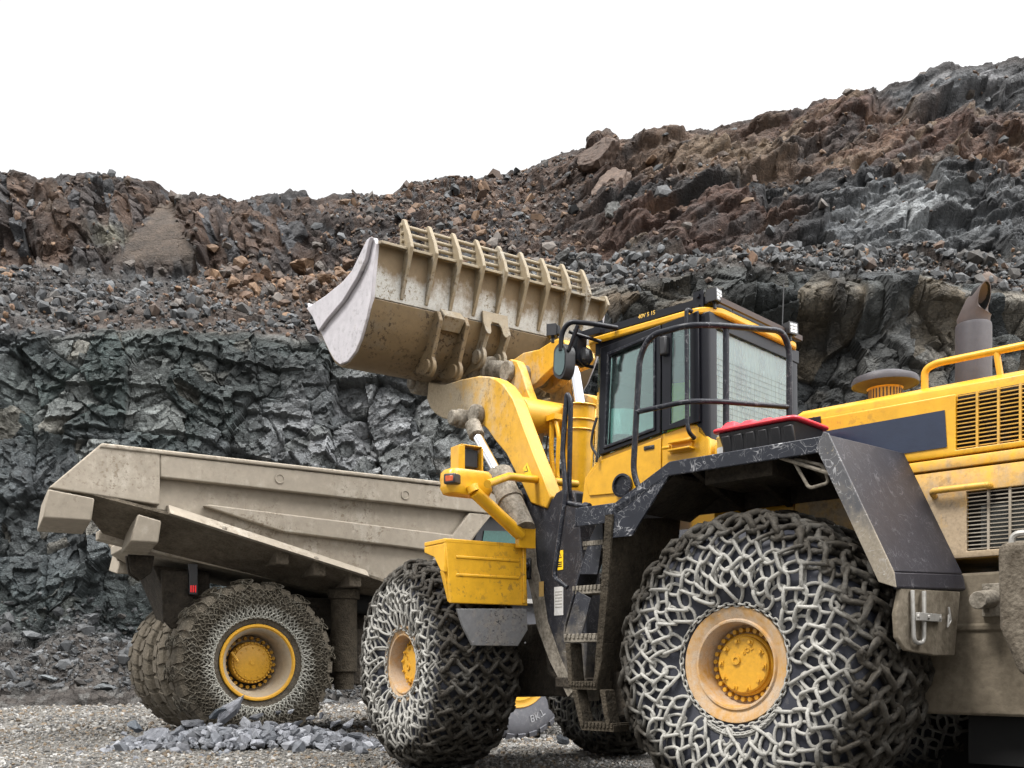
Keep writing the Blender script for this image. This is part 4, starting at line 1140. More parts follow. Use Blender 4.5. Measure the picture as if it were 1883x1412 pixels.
# --- cab
CL = .75
C_ = lambda x, y, l=CL: RF.L(x, y, l)
mb = MB()
low = [C_(1066, 925), C_(1074, 879), C_(1103, 838), C_(1218, 797), C_(1270, 778), C_(1290, 783), C_(1304, 806), C_(1308, 850)]
for p in (low[0], low[-1]): p.z = 2.44
fr_ = low[0].x; re_ = low[-1].x
mb.prism(low, (0, -1.5, 0))
cab = rb(mb, 'cab', M['yellow_clean'], bevel=.015)
mb = MB()
mb.prism([C_(1107, 640), C_(1117, 637), C_(1113, 834), C_(1103, 838)], (0, -.07, 0))                   # front pillar
mb.prism([V(p.x, -CL + .07, p.z) for p in (C_(1107, 640), C_(1117, 637), C_(1113, 834), C_(1103, 838))], (0, -.07, 0))
zt = 3.975
rp = re_ + .02
for l in (CL, -CL + .14):                                                                                 # rounded rear pillars
    mb.prism(fillet([V(rp + .13, l, 2.6), V(rp + .02, l, 2.6), V(rp, l - .02, 2.6), V(rp, l - .14, 2.6), V(rp + .13, l - .14, 2.6)], .03, 4, True), (.01, 0, zt - 2.62))
mb.box((rp, -CL, 3.86), (2.0, CL, zt))
rb(mb, 'pillar', M['black_clean'], cab, bevel=.01)
def frame_ring(outer, inner, d): return MB().ring(outer, inner, (0, d, 0))
# door leaf: glazed frame above, yellow panel below
do = [C_(1108, 641), C_(1218, 599), C_(1218, 797), C_(1105, 838)]
di = [C_(1122, 650), C_(1210, 613), C_(1210, 793), C_(1114, 828)]
mb = frame_ring(do, di, .035)
def inset(poly, k): c = sum(poly, Vector())/len(poly); return [c + (p - c)*k for p in poly]
d2o = inset(di, .995); d2i = inset(di, .93)
mb2 = frame_ring([p + V(0, .005, 0) for p in d2o], [p + V(0, .005, 0) for p in d2i], .045)
mb.v += []; 
door = rb(mb, 'door', M['black_clean'], cab, bevel=.006)
rb(mb2, 'door_frame', M['black'], door, bevel=.005) if False else rb(mb2, 'window_seal', M['black'], cab, bevel=.005)
mb = MB(); mb.prism([p + V(0, -.012, 0) for p in inset(di, .97)], (0, .008, 0)); rb(mb, 'door_window', M['glass'], cab)
mb = MB(); mb.prism([C_(1107, 846, CL + .004), C_(1216, 805, CL + .004), C_(1216, 900, CL + .004), C_(1084, 912, CL + .004), C_(1078, 884, CL + .004)], (0, .012, 0))
rb(mb, 'door_panel', M['yellow_clean'], cab, bevel=.008)
mb = MB(); p = C_(1193, 823, CL + .02); mb.obox(p, (.055, 0, 0), (0, .006, 0), (0, 0, .018)); mb.obox(p + V(0, .006, 0), (.035, 0, 0), (0, .006, 0), (0, 0, .007)); rb(mb, 'door_handle', M['blackplastic'], cab, bevel=.008)
# quarter panel with its tall window
qo = [C_(1220, 598), C_(1287, 572), C_(1289, 776), C_(1220, 794)]
qi = [C_(1238, 610), C_(1272, 600), C_(1272, 766), C_(1235, 781)]
rb(frame_ring(qo, qi, .03), 'quarter_panel', M['black_clean'], cab, bevel=.005)
mb = MB(); mb.prism([p + V(0, .005, 0) for p in inset(qi, 1.0)], (0, .008, 0)); rb(mb, 'quarter_window', M['glass'], cab)
mb = MB(); p = C_(1221, 636, CL + .05); mb.obox(p, (.035, 0, 0), (0, .03, 0), (0, 0, .08)); rb(mb, 'hinge', M['blackplastic'], cab, bevel=.015)
mb = MB()
mb.obox(C_(1252, 812, CL + .04), (.11, 0, 0), (0, .04, 0), (0, 0, .008)); mb.obox(C_(1252, 826, CL + .045), (.11, 0, 0), (0, .045, 0), (0, 0, .008)); mb.obox(C_(1252, 819, CL + .012), (.11, 0, 0), (0, .01, 0), (0, 0, .055))
mb.cyl(C_(1232, 822, CL + .05), C_(1218, 824, CL + .05), .016, 10)
rb(mb, 'step_bracket', M['yellow_clean'], cab, bevel=.004)
mb = MB()
mb.tube(fillet([C_(1272, 573, CL + .05), C_(1262, 568, CL + .10), C_(1262, 600, CL + .10), C_(1263, 775, CL + .10), C_(1266, 795, CL + .1), C_(1277, 806, CL + .03)], .06, 6), .018, 10)
rb(mb, 'grab_handle', M['black'], cab)
mb = MB(); p = C_(1146, 893, CL + .02); mb.lathe([(.0, .0), (.10, .0), (.105, .03), (.085, .035), (.08, .015), (0, .015)], o=p, seg=24); rb(mb, 'filler_cap', M['black'], cab)
# rear window wall
RP_ = re_ + .035
rz0, rz1 = 2.80, 3.90
ro = [V(RP_, CL - .10, rz0), V(RP_, CL - .10, rz1), V(RP_, -CL + .06, rz1), V(RP_, -CL + .06, rz0)]
ri = [V(RP_, CL - .13, rz0 + .03), V(RP_, CL - .13, rz1 - .02), V(RP_, -CL + .12, rz1 - .02), V(RP_, -CL + .12, rz0 + .03)]
rb(MB().ring(ro, ri, (.03, 0, 0)), 'rear_frame', M['black_clean'], cab, bevel=.005) if False else rb(MB().ring(ro, ri, (.03, 0, 0)), 'rear_window_frame', M['black_clean'], cab, bevel=.005)
mgh, nt, b = mk('heated_glass')                                                                           # pane with its heating wires
mgh = glass('rear_glass', (.50, .60, .64), .07, .05, .34)
nt = mgh.node_tree; out = nt.nodes['Material Output']; src = out.inputs[0].links[0].from_socket
xyz = nd(nt, 'ShaderNodeSeparateXYZ', {0: objc(nt)}).outputs
fz = mth(nt, 'FRACT', mth(nt, 'MULTIPLY', xyz[2], 21.0)); fy = mth(nt, 'FRACT', mth(nt, 'MULTIPLY', xyz[1], 14.0))
ln_ = mth(nt, 'MAXIMUM', mth(nt, 'MULTIPLY', mth(nt, 'LESS_THAN', fz, .11), .55), mth(nt, 'MULTIPLY', mth(nt, 'LESS_THAN', fy, .07), .4))
ln_ = mth(nt, 'MULTIPLY', ln_, mth(nt, 'LESS_THAN', xyz[2], 3.66))
dk_ = nd(nt, 'ShaderNodeBsdfDiffuse', {'Color': (.04, .05, .05, 1)}).outputs[0]
mx = nd(nt, 'ShaderNodeMixShader', {0: ln_, 1: src, 2: dk_}); nt.links.new(mx.outputs[0], out.inputs[0])
mb = MB(); mb.prism([p + V(.008, 0, 0) for p in ri], (.008, 0, 0)); rb(mb, 'rear_window', mgh, cab)
# far side: plain glazed wall
fo = [V(p.x, -CL, p.z) for p in do]; fi = [V(p.x, -CL, p.z) for p in di]
mb = frame_ring(fo, fi, -.035); rb(mb, 'far_door', M['black_clean'], cab, bevel=.005)
mb = MB(); mb.prism([V(p.x, -CL, p.z) for p in inset(di, .99)], (0, -.008, 0)); rb(mb, 'far_window', M['glass_dusty'], cab)
mb = MB(); mb.prism([V(p.x, -CL - .01, p.z) for p in inset(qo, .99)], (0, -.008, 0)); rb(mb, 'far_quarter_window', M['glass_dusty'], cab)
# curved windscreen
mb = MB(); fx0 = C_(1103, 838).x
plan = [(0, CL - .01), (.10, .70), (.22, .58), (.30, .40), (.34, 0), (.30, -.40), (.22, -.58), (.10, -.70), (0, -CL + .01)]
bot = [V(fx0 + .03 + a*1.0, y, 2.60) for a, y in plan]; topw = [V(C_(1107, 640).x + .02 + a*.55, y, 3.98) for a, y in plan]
n_ = len(plan); vs = bot + topw + [p - V(.012, 0, 0) for p in bot] + [p - V(.012, 0, 0) for p in topw]
mb.add(vs, [(i, i+1, n_+i+1, n_+i) for i in range(n_-1)] + [(2*n_+i, 3*n_+i, 3*n_+i+1, 2*n_+i+1) for i in range(n_-1)])
rb(mb, 'windscreen', M['glass'], cab)
# roof
mb = MB()
rl = CL + .03
mb.prism(fillet([V(2.20, .55, 3.965), V(2.06, rl, 3.965), V(re_ + .10, rl, 3.965), V(re_ - .02, rl - .14, 3.965), V(re_ - .02, -rl + .14, 3.965), V(re_ + .1, -rl, 3.965), V(2.06, -rl, 3.965), V(2.20, -.55, 3.965)], .06, 4, True), (0, 0, .06))
roof = rb(mb, 'roof', M['yellow_clean'], cab, bevel=.015)
mb = MB()                                                                                                 # guard frame on the roof
z0_, z1_ = 4.035, 4.085
mb.box((re_ + .0, .63, z0_ + .02), (2.05, .72, z1_ + .03), 0); mb.box((re_ + .0, -.72, z0_ + .02), (2.05, -.63, z1_ + .03), 0)
mb.box((re_ - .03, -.72, z0_ + .02), (re_ - .003, .66, z1_ + .015), 1); mb.box((2.053, -.72, z0_ + .02), (2.12, .72, z1_ + .03), 0)
mb.box((re_ + .05, -.6, z0_ - .005), (2.0, .6, z0_ + .06), 0)
for l in (.66, -.66):
    for f_ in (re_ + .14, 1.98):
        s_ = 1 if l > 0 else -1
        mb.box((f_ - .05, l + s_*.065, 3.99), (f_ + .05, l + s_*.075, 4.17), 0)
        for z in (4.04, 4.13): mb.bolt((f_, l + s_*.075, z), (0, s_, 0), .022, .02)
for k, l in enumerate((.69, )):
    vs, fs = text_mesh('40V 5 15', .05, .002)
    mb.add([V(1.45 + -v.x, .721 + v.z, 4.105 + v.y) for v in vs], fs, 2)
rb(mb, 'roof_guard', [M['black_clean'], M['rust'], plain('paint_mark', (.65, .42, .08), .6)], cab, bevel=.004)
def work_lamp(p, d, s_, parent):
    d = Vector(d).normalized(); sx = Vector((0, 0, 1)).cross(d).normalized(); sz = d.cross(sx)
    mb = MB(); mb.obox(p, sx*s_, d*s_*.75, sz*s_*.95, 0); mb.obox(p - d*s_*.9, sx*s_*.7, d*s_*.25, sz*s_*.7, 0)
    mb.obox(p + d*s_*.77, sx*s_*1.06, d*s_*.05, sz*s_*1.0, 0)
    mb.tube([p - sz*s_*.9, p - sz*s_*1.9], s_*.28, 8); mb.obox(p - sz*s_*1.0, sx*s_*.55, d*s_*.2, sz*s_*.12)
    o = rb(mb, 'work_lamp', M['blackplastic'], cab, bevel=s_*.12)
    mb = MB()
    for i in (-1, 1):
        for j in (-.6, 0, .6): mb.obox(p + d*s_*.83 + sx*s_*.42*i + sz*s_*.9*j, sx*s_*.36, d*s_*.02, sz*s_*.22)
    # lens stays part of the lamp mesh: same object, second material
    me = o.data; me.materials.append(M['lens'])
    bm = bmesh.new(); bm.from_mesh(me)
    for f_ in range(0, len(mb.v), 8):
        vv = [bm.verts.new(x) for x in mb.v[f_:f_+8]]
        for q_ in [(0,3,2,1),(4,5,6,7),(0,1,5,4),(1,2,6,5),(2,3,7,6),(3,0,4,7)]:
            fc = bm.faces.new([vv[i] for i in q_]); fc.material_index = 1
    bm.to_mesh(me); bm.free()
    return o
work_lamp(RF.F(1313, 545, re_ + .02), (-.85, -.1, .05), .055, cab)
work_lamp(RF.F(1452, 606, re_ - .05), (-.9, .2, .05), .055, cab)
work_lamp(RF.L(1016, 609, 1.05), (.9, .5, 0), .055, cab)
mb = MB(); p = RF.F(1438, 600, re_); mb.tube([p, p + V(0, -.03, .42)], .0055, 6); mb.cyl(p - V(0, 0, .06), p, .015, 8)
p = RF.F(1344, 576, re_); mb.tube([p, p + V(0, -.03, .07)], .007, 6); rb(mb, 'antenna', M['blackplastic'], cab)
# mirror on its hoop
mb = MB()
mb.tube(fillet([RF.L(1134, 603, .78), RF.L(1090, 595, 1.0), RF.L(1046, 591, 1.10), RF.L(1032, 612, 1.12), RF.L(1031, 645, 1.12)], .10, 6), .022, 10)
mb.tube([RF.L(1062, 598, 1.08), RF.L(1045, 645, 1.10)], .018, 8); mb.tube([RF.L(1038, 662, 1.10), RF.L(1090, 675, .8)], .016, 8)
mb.tube([RF.L(1046, 610, 1.08), RF.L(1104, 628, .8)], .016, 8)
mb.obox(RF.L(1088, 612, .86), (.12, 0, 0), (0, .03, 0), (0, 0, .03)); mb.obox(RF.L(1065, 640, .95), (.03, 0, 0), (0, .06, .02), (0, -.01, .14))
rb(mb, 'mirror_arm', M['black_clean'], cab)
mb = MB()
mo = fillet([RF.L(1018, 640, 1.12), RF.L(1030, 628, 1.12), RF.L(1041, 640, 1.12), RF.L(1040, 680, 1.12), RF.L(1031, 700, 1.12), RF.L(1016, 690, 1.12)], .05, 4, True)
mb.prism(mo, (-.03, -.09, 0)); 
cm_ = sum(mo, Vector())/len(mo); mb.prism([cm_ + (p - cm_)*.8 + V(0, .004, 0) for p in mo], (-.001, .002, 0), 1)
rb(mb, 'mirror', [M['blackplastic'], plain('mirror_glass', (.10, .14, .14), .05, .6, 0, 4)], cab, bevel=.01)
mb = MB(); p = RF.L(1077, 655, .9); mb.lathe([(0, .09), (.05, .085), (.075, .05), (.075, -.02), (.05, -.05), (0, -.05)], o=p, ax=(.9, .3, -.1), seg=16); mb.obox(RF.L(1073, 650, 1.0), (.012, 0, 0), (0, .012, 0), (0, 0, .05)); rb(mb, 'beacon', M['blackplastic'], cab)
mb = MB(); mb.tube(fillet([C_(1097, 768, CL + .05), C_(1090, 790, CL + .07), C_(1086, 820, CL + .06), C_(1098, 838, CL + .05), C_(1096, 850, CL + .05)], .05), .012, 8); rb(mb, 'hose', M['blackplastic'], cab)
# inside: seat, wheel, blind, console
mb = MB()
sx_ = 1.40
mb.prism(fillet([V(sx_ - .25, .25, 2.92), V(sx_ + .28, .25, 2.95), V(sx_ + .30, .25, 3.05), V(sx_ - .20, .25, 3.05)], .04, 3, True), (0, -.5, 0))
mb.prism(fillet([V(sx_ - .30, .23, 3.0), V(sx_ - .16, .23, 3.02), V(sx_ - .26, .23, 3.50), V(sx_ - .38, .23, 3.48)], .05, 3, True), (0, -.46, 0))
mb.prism(fillet([V(sx_ - .38, .14, 3.50), V(sx_ - .29, .14, 3.52), V(sx_ - .33, .14, 3.70), V(sx_ - .42, .14, 3.68)], .04, 3, True), (0, -.28, 0))
mb.box((sx_ - .1, .34, 3.08), (sx_ + .25, .28, 3.16))
rb(mb, 'seat', M['seat'], cab, bevel=.02)
mb = MB()
wc = V(1.70, 0.06, 3.16); axw = V(-.55, 0, .83)
e1_ = V(0, 1, 0); e2_ = axw.normalized().cross(e1_)
mb.tube([wc + e1_*math.cos(a)*.21 + e2_*math.sin(a)*.21 for a in [2*math.pi*k/28 for k in range(28)]], .019, 8, closed=True)
for a in (0, 2.1, 4.2): mb.tube([wc, wc + e1_*math.cos(a)*.2 + e2_*math.sin(a)*.2], .014, 6)
mb.tube([wc, V(1.92, .06, 2.75)], .05, 10); mb.box((1.82, -.2, 2.7), (1.98, .3, 3.1))
rb(mb, 'steering_wheel', M['seat'], cab, bevel=.01)
mb = MB(); mb.box((re_ + .08, -.68, 3.62), (1.9, .68, 3.90)); rb(mb, 'headliner', M['dark'], cab, bevel=.03)
mb = MB(); mb.box((.98, -.66, 2.85), (1.85, -.58, 2.98)); mb.box((1.5, -.6, 3.1), (1.8, -.45, 3.35)); rb(mb, 'console', M['interior'], cab, bevel=.03)
# railing round the deck behind the cab
K = lambda x, y: RF.L(x, y, 1.36)
zr = 3.665; zm = 3.085
c1 = V(K(1288, 592).x, 1.36, zr); cB = V(c1.x - .04, 1.22, zr)
eA = RF.Z(1438, 608, zr); eB = RF.Z(1451, 640, zr - .12)
fA = K(1200, 618).x; fB = K(1176, 645).x
mb = MB()
bot_ = K(1164, 880); bot_.z = 2.50
mb.tube(fillet([V(bot_.x - .16, 1.36, 2.46), V(bot_.x - .05, 1.36, 2.48), V(bot_.x + .0, 1.36, 2.62), V(fB, 1.36, zr - .14), V(fA + .02, 1.36, zr), V(c1.x + .12, 1.36, zr), cB + V(0, -.02, 0), V(eA.x, eA.y, zr), V(eB.x, eB.y - .0, zr - .12), V(eB.x - .0, eB.y, 2.80)], .10, 7), .024, 10)
fm = K(1172, 762).x
mb.tube(fillet([V(fm, 1.36, zm), V(c1.x + .12, 1.36, zm), V(cB.x, cB.y - .02, zm), V(eB.x, eB.y, zm)], .10, 6), .021, 10)
pp = V(cB.x - .03, cB.y - .10, 0)
mb.tube([V(pp.x, pp.y, zr), V(pp.x, pp.y, 2.56)], .024, 10)
rb(mb, 'railing', M['black'])

# ------------------------------------------------------------------ front half of the loader
A_ = lambda x, y, l=.72: FF.L(x, y, l)
# tower plates carrying the boom
mb = MB()
tp = [A_(957, 898), A_(975, 892), A_(1000, 903), A_(1006, 913), A_(1016, 917), A_(1022, 906), A_(1034, 899), A_(1056, 905), A_(1064, 960), A_(1074, 1080), A_(1078, 1190), A_(1072, 1290), A_(1046, 1282), A_(1012, 1215), A_(988, 1150), A_(978, 1090), A_(966, 1040), A_(964, 985), A_(958, 945)]
mb.prism(tp, (0, -.20, 0)); mb.prism([V(p.x, -p.y + .20, p.z) for p in tp], (0, -.20, 0))
tower = fb(mb, 'boom_tower', M['tower'], bevel=.012)
mb = MB()
edge = [A_(964, 985), A_(966, 1040), A_(978, 1090), A_(988, 1150), A_(1012, 1215), A_(1046, 1282)]
inn = [A_(984, 985), A_(988, 1040), A_(1000, 1088), A_(1008, 1142), A_(1030, 1205), A_(1058, 1268)]
mb.prism([p + V(0, .002, 0) for p in edge + inn[::-1]], (0, .014, 0))
fb(mb, 'tower_flange', M['mud_grey'], tower, bevel=.004)
def sticker(mbx, c, hw, hh, mi, ax=V(1,0,0), up=V(0,0,1), nr=V(0,1,0)):
    mbx.obox(c, ax*hw, nr*.0015, up*hh, mi)
mb = MB()
c = A_(1029, 1030, .724); sticker(mb, c, .055, .095, 0)
mb.prism([c + V(.035, .002, .02), c + V(-.035, .002, .02), c + V(0, .002, .075)], (0, .001, 0), 1)
mb.prism([c + V(.022, .0035, .028), c + V(-.022, .0035, .028), c + V(0, .0035, .06)], (0, .001, 0), 0)
for z in (-.02, -.04, -.06): sticker(mb, c + V(0, .002, z), .035, .005, 1)
SM = [M['sticker'], M['blackplastic'], M['paper'], M['steel'], plain('worn_yellow', (.50, .32, .10), .7)]
fb(mb, 'warning_sticker', SM, tower); mb = MB()
c = A_(1027, 1105, .724); sticker(mb, c, .075, .14, 2)
for z in (.09, .06, .03, 0, -.03, -.06): sticker(mb, c + V(0, .002, z), .058, .004, 3)
fb(mb, 'data_plate', SM, tower); mb = MB()
c = A_(995, 1083, .738); sticker(mb, c, .04, .075, 4); fb(mb, 'paint_patch', SM, tower)
mb = MB(); c = A_(972, 1042, .74); mb.cyl(c, c + V(0, .05, 0), .045, 12); mb.obox(c + V(-.0, .015, -.02), (.05, 0, 0), (0, .012, 0), (0, 0, .11))
c = A_(952, 935, .80); mb.obox(c, (.05, 0, 0), (0, .07, 0), (0, 0, .15)); mb.cyl(c + V(0, .06, .05), c + V(0, .11, .05), .05, 14); mb.cyl(c + V(0, .06, -.12), c + V(0, .10, -.12), .04, 14); mb.obox(c + V(.07, .05, .05), (.012, 0, 0), (0, .08, 0), (0, 0, .12))
fb(mb, 'hose_block', M['black'], tower, bevel=.01)
# body of the front frame
mb = MB()
mb.box((-1.9, -.5, .75), (.6, .5, 1.5)); mb.prism([V(-1.75, -.35, .55), V(-3.1, -.3, .7), V(-3.1, .3, .7), V(-1.75, .35, .55)], (0, 0, .8))
mb.cyl((0, -1.2, 1.08), (0, 1.2, 1.08), .27, 20); mb.cyl((0, -.75, 1.08), (0, .75, 1.08), .38, 20)
mb.tube([V(-1.1, .62, 1.85), V(-1.25, .62, 1.0), V(-1.7, .6, .8)], .04, 8); mb.tube([V(-1.2, .6, 1.9), V(-1.33, .6, 1.0), V(-1.8, .55, .75)], .035, 8)
mb.box((-1.5, .45, .85), (-2.0, .75, .95))
fb(mb, 'front_frame', M['underside'], bevel=.02)

# front fenders
def ffender(s_):
    mb = MB()
    F_ = lambda x, y, k=-1.22: FF.F(x, y, k)
    pts = [F_(818, 991), F_(966, 1002), F_(970, 1116), F_(830, 1112), F_(825, 1070)]
    pts = [V(p.x, p.y*s_, p.z) for p in pts]
    zt = 2.27; pts[0].z = pts[1].z = zt; pts[2].z = pts[3].z = 1.66
    mb.prism(pts, (.05, 0, 0))
    mb.prism([V(-1.222, pts[0].y, zt), V(-.80, pts[0].y, zt + .0), V(-.55, pts[1].y, zt), V(-1.222, pts[1].y, zt)], (0, 0, -.04))                 # top plate runs forward over the tyre
    mb.prism([V(-1.21, pts[0].y, zt - .045), V(-.80, pts[0].y, zt - .045), V(-.80, pts[0].y, zt - .10), V(-1.0, pts[0].y, zt - .16), V(-1.13, pts[0].y, zt - .30), V(-1.21, pts[0].y, zt - .32)], (0, -.03*s_, 0)); mb.prism([V(-1.18, pts[0].y - .002*s_, zt - .30), V(-1.11, pts[0].y - .002*s_, zt - .30), V(-1.14, pts[3].y, 1.67), V(-1.18, pts[3].y, 1.67)], (0, -.03*s_, 0))
    for z in (2.10, 1.93):
        mb.obox(V(-1.222, (pts[0].y + pts[1].y)/2 - .02*s_, z), (.008, 0, 0), (0, .36, 0), (0, 0, .014))
    mb.obox(V(-1.225, pts[1].y + .02*s_, 1.96), (.012, 0, 0), (0, .02, 0), (0, 0, .28))
    fd = fb(mb, 'front_fender', paint('front_fender_paint', (.64, .34, .018), dust=(.36, .27, .16), amt=-.5, rough=.36, speck=.0, grime=.6, dark=(.12, .08, .04)), bevel=.018, seg=3)
    mb = MB()
    q_ = [F_(840, 1119, -1.2), F_(968, 1119, -1.2), F_(970, 1158, -1.2), F_(952, 1188, -1.15), F_(868, 1187, -1.12), F_(850, 1150, -1.18)]
    mb.prism([V(p.x, p.y*s_, min(p.z, 1.655)) for p in q_], (.03, 0, 0))
    for k in range(5): mb.bolt(V(-1.19, (1.5 - .15*k)*s_, 1.29), (-1, 0, 0), .012, .015)
    fb(mb, 'mud_flap', paint('flap_paint', (.20, .20, .205), dust=(.28, .24, .19), amt=.08, rough=.5, speck=.03, grime=1.0, dark=(.03, .03, .035), scl=2, scratch=.3), fd, bevel=.01)
    return fd
ffender(1); ffender(-1)

# lamp arm on the left front fender
mb = MB()
b0_ = FF.L(958, 985, 1.0); b1_ = FF.L(872, 905, 1.55)
mb.tube([b0_, b1_], .062, 16); mb.tube([b1_, b1_ + V(.02, .02, .06)], .062, 16)
mb.obox(b0_ + V(.0, -.05, -.02), (.03, 0, 0), (0, .1, 0), (0, 0, .10))
mb.tube([FF.L(896, 890, 1.55), FF.L(935, 876, 1.1), FF.L(1060, 890, .2)], .04, 10)
arm_l = fb(mb, 'lamp_arm', M['yellow_clean'])
mb = MB()
hc = FF.L(857, 889, 1.55)
u_ = (FF.L(895, 893, 1.55) - FF.L(820, 889, 1.55)); u_.y = 0; ux = V(1, 0, 0)
bx = fillet([V(.18, .20, 0), V(.18, -.20, 0), V(-.18, -.20, 0), V(-.18, .20, 0)], .09, 5, True)
# housing faces forward/outward; long side along the frame
hw_ = abs(FF.F(895, 890, hc.x).y - FF.F(820, 890, hc.x).y)/2
prof = [(.70, -.125), (.88, -.115), (1.0, -.06), (.97, -.03), (1.0, .02), (.97, .085), (.86, .115), (.0, .12)]
hw_ *= 1.12
ol = fillet([V(.13, hw_, 0), V(.13, -hw_, 0), V(-.13, -hw_, 0), V(-.13, hw_, 0)], .10, 6, True)
n_ = len(ol); vs, fs = [], []
for k, h in prof: vs += [hc + V(p.x*k, p.y*k, h) for p in ol]
for i in range(len(prof) - 1):
    for j in range(n_): fs.append((i*n_+j, i*n_+(j+1) % n_, (i+1)*n_+(j+1) % n_, (i+1)*n_+j))
fs.append(tuple(range(n_)))
mb.add(vs, fs)
lh = fb(mb, 'lamp_housing', M['yellow_clean'], arm_l, ang=45)
mb = MB(); c = hc + V(-.085, hw_ - .075, .005); mb.obox(c + V(-.012, .03, 0), (.055, .03, 0), (-.03, .055, 0), (0, 0, .05), 0); mb.obox(c + V(-.022, .036, 0), (.046, .026, 0), (-.026, .048, 0), (0, 0, .036), 1)
o_ = mb.build('indicator_lens', [M['blackplastic'], M['orange_lens']], lh, bevel=.015)
o_.parent = arm_l
mb = MB()
t0 = hc + V(0, -.02, .118)
for s_ in (1, -1): mb.obox(t0 + V(-.0, s_*.115, .115), (.08, 0, 0), (0, .01 + (.05 if s_ > 0 else .0)*.5, 0), (0, 0, .115), 0)
mb.obox(t0 + V(0, 0, .235), (.08, 0, 0), (0, .125, 0), (0, 0, .006), 0)
mb.obox(t0 + V(.03, -.01, .12), (.07, 0, 0), (0, .075, 0), (0, 0, .085), 1)
o_ = mb.build('headlamp', [M['yellow_clean'], M['blackplastic'], M['lens']], arm_l, bevel=.006)

# boom arms
AL = .74
B_ = lambda x, y: FF.L(x, y, AL)
apx = [(787,702),(800,706),(817,707),(845,698),(879,691),(898,692),(912,697),(924,706),(936,722),(943,733),(950,752),(962,785),(983,840),(998,876),(1012,914),(1004,935),(975,925),(960,892),(945,864),(930,834),(909,809),(896,790),(887,781),(875,779),(862,783),(841,776),(826,772),(811,768),(800,761),(791,751),(784,734)]
ap_ = [B_(x, y) for x, y in apx]
mb = MB(); mb.prism(ap_, (0, -.16, 0))
arm = fb(mb, 'lift_arm', M['arm'], bevel=.015)
arm2 = arm.copy(); arm2.name = 'lift_arm.001'; COL.objects.link(arm2); arm2.parent = loader
arm2.matrix_local = M_FRONT @ Matrix.Translation((0, -2*AL + .16, 0))
mb = MB(); c = B_(970, 868); sticker(mb, c + V(0, .003, 0), .085, .045, 0, V(.5, 0, .87), V(-.87, 0, .5))
for k, dx in enumerate((.04, )):
    e = c + V(.02, .006, .035); mb.prism([e + V(.035, 0, -.03), e + V(-.035, 0, -.03), e + V(0, 0, .04)], (0, .001, 0), 1); mb.prism([e + V(.022, .0015, -.022), e + V(-.022, .0015, -.022), e + V(0, .0015, .022)], (0, .001, 0), 0)
fb(mb, 'warning_sticker', [M['sticker'], M['blackplastic']], arm)
mb = MB(); c = B_(862, 772)
mb.cyl(c + V(0, -.02, 0), c + V(0, .16, 0), .105, 20); mb.cyl(c + V(0, .14, 0), c + V(0, .24, .0), .085, 14); c2 = B_(882, 764); mb.cyl(c2, c2 + V(0, .10, 0), .115, 20)
fb(mb, 'pin_boss', M['mud_grey'], arm, bevel=.02)
mb = MB(); c = B_(772, 706); mb.cyl(c + V(0, -.22, 0), c + V(0, .10, 0), .13, 20); mb.cyl(c + V(0, .09, 0), c + V(0, .15, 0), .08, 12)
fb(mb, 'bucket_pin', M['mud_grey'], arm, bevel=.02)
# lift cylinder
for s_ in (1, -1):
    tr = (lambda p: V(p.x, p.y if s_ > 0 else -p.y, p.z))
    q = [tr(FF.L(x, y, .98)) for x, y in ((868, 779), (876, 800), (924, 886), (918, 876), (962, 975))]
    mb = MB(); mb.tube([q[3], q[4]], .125, 18); mb.tube([q[3] + (q[3]-q[4]).normalized()*.02, q[3] - (q[3]-q[4]).normalized()*.12], .15, 18); mb.tube([q[3] - (q[3]-q[4]).normalized()*.3, q[3] - (q[3]-q[4]).normalized()*.36], .14, 18)
    lc = fb(mb, 'lift_cylinder', M['mud_grey'])
    mb = MB(); mb.tube([q[1], q[3]], .052, 24); fb(mb, 'rod', M['chrome'], lc)
    mb = MB(); mb.tube([q[0], q[1] + (q[1]-q[0])*.1], .085, 14); fb(mb, 'rod_eye', M['mud_grey'], lc, bevel=.01)
# cross tube, lugs and bell crank
ct = FF.L(956, 762, .56); 
mb = MB(); mb.cyl((ct.x, -.58, ct.z), (ct.x, .58, ct.z), .185, 28)
for l in (.40, -.26):
    lp = [FF.L(x, y, l) for x, y in ((960,790),(930,760),(922,715),(919,690),(926,668),(938,660),(950,664),(957,680),(968,715),(985,760))]
    off = V(0, 0, 0) if l > 0 else V(0, 0, 0)
    base = [FF.L(x, y, .40) for x, y in ((960,790),(930,760),(922,715),(919,690),(926,668),(938,660),(950,664),(957,680),(968,715),(985,760))]
    mb.prism([V(p.x, l, p.z) for p in base], (0, -.10, 0))
ctube = fb(mb, 'cross_tube', M['arm'], bevel=.012)
mb = MB(); pc = FF.L(936, 684, .40)
mb.cyl(V(pc.x, .45, pc.z), V(pc.x, -.42, pc.z), .105, 16); mb.cyl(V(pc.x, .46, pc.z), V(pc.x, .40, pc.z), .125, 10)
fb(mb, 'pivot_pin', M['mud_grey'], ctube, bevel=.015)
bc = [FF.L(x, y, .18) for x, y in ((928,684),(938,664),(962,648),(990,642),(1012,628),(1024,622),(1040,628),(1046,650),(1036,668),(1016,676),(1000,690),(985,706),(968,716),(948,704))]
mb = MB(); mb.prism(bc, (0, -.10, 0)); mb.prism([p + V(0, -.26, 0) for p in bc], (0, -.10, 0)); mb.prism([p + V(0, -.1, 0) for p in bc[1:9]], (0, -.16, 0))
bell = fb(mb, 'bell_crank', M['arm'], bevel=.015)
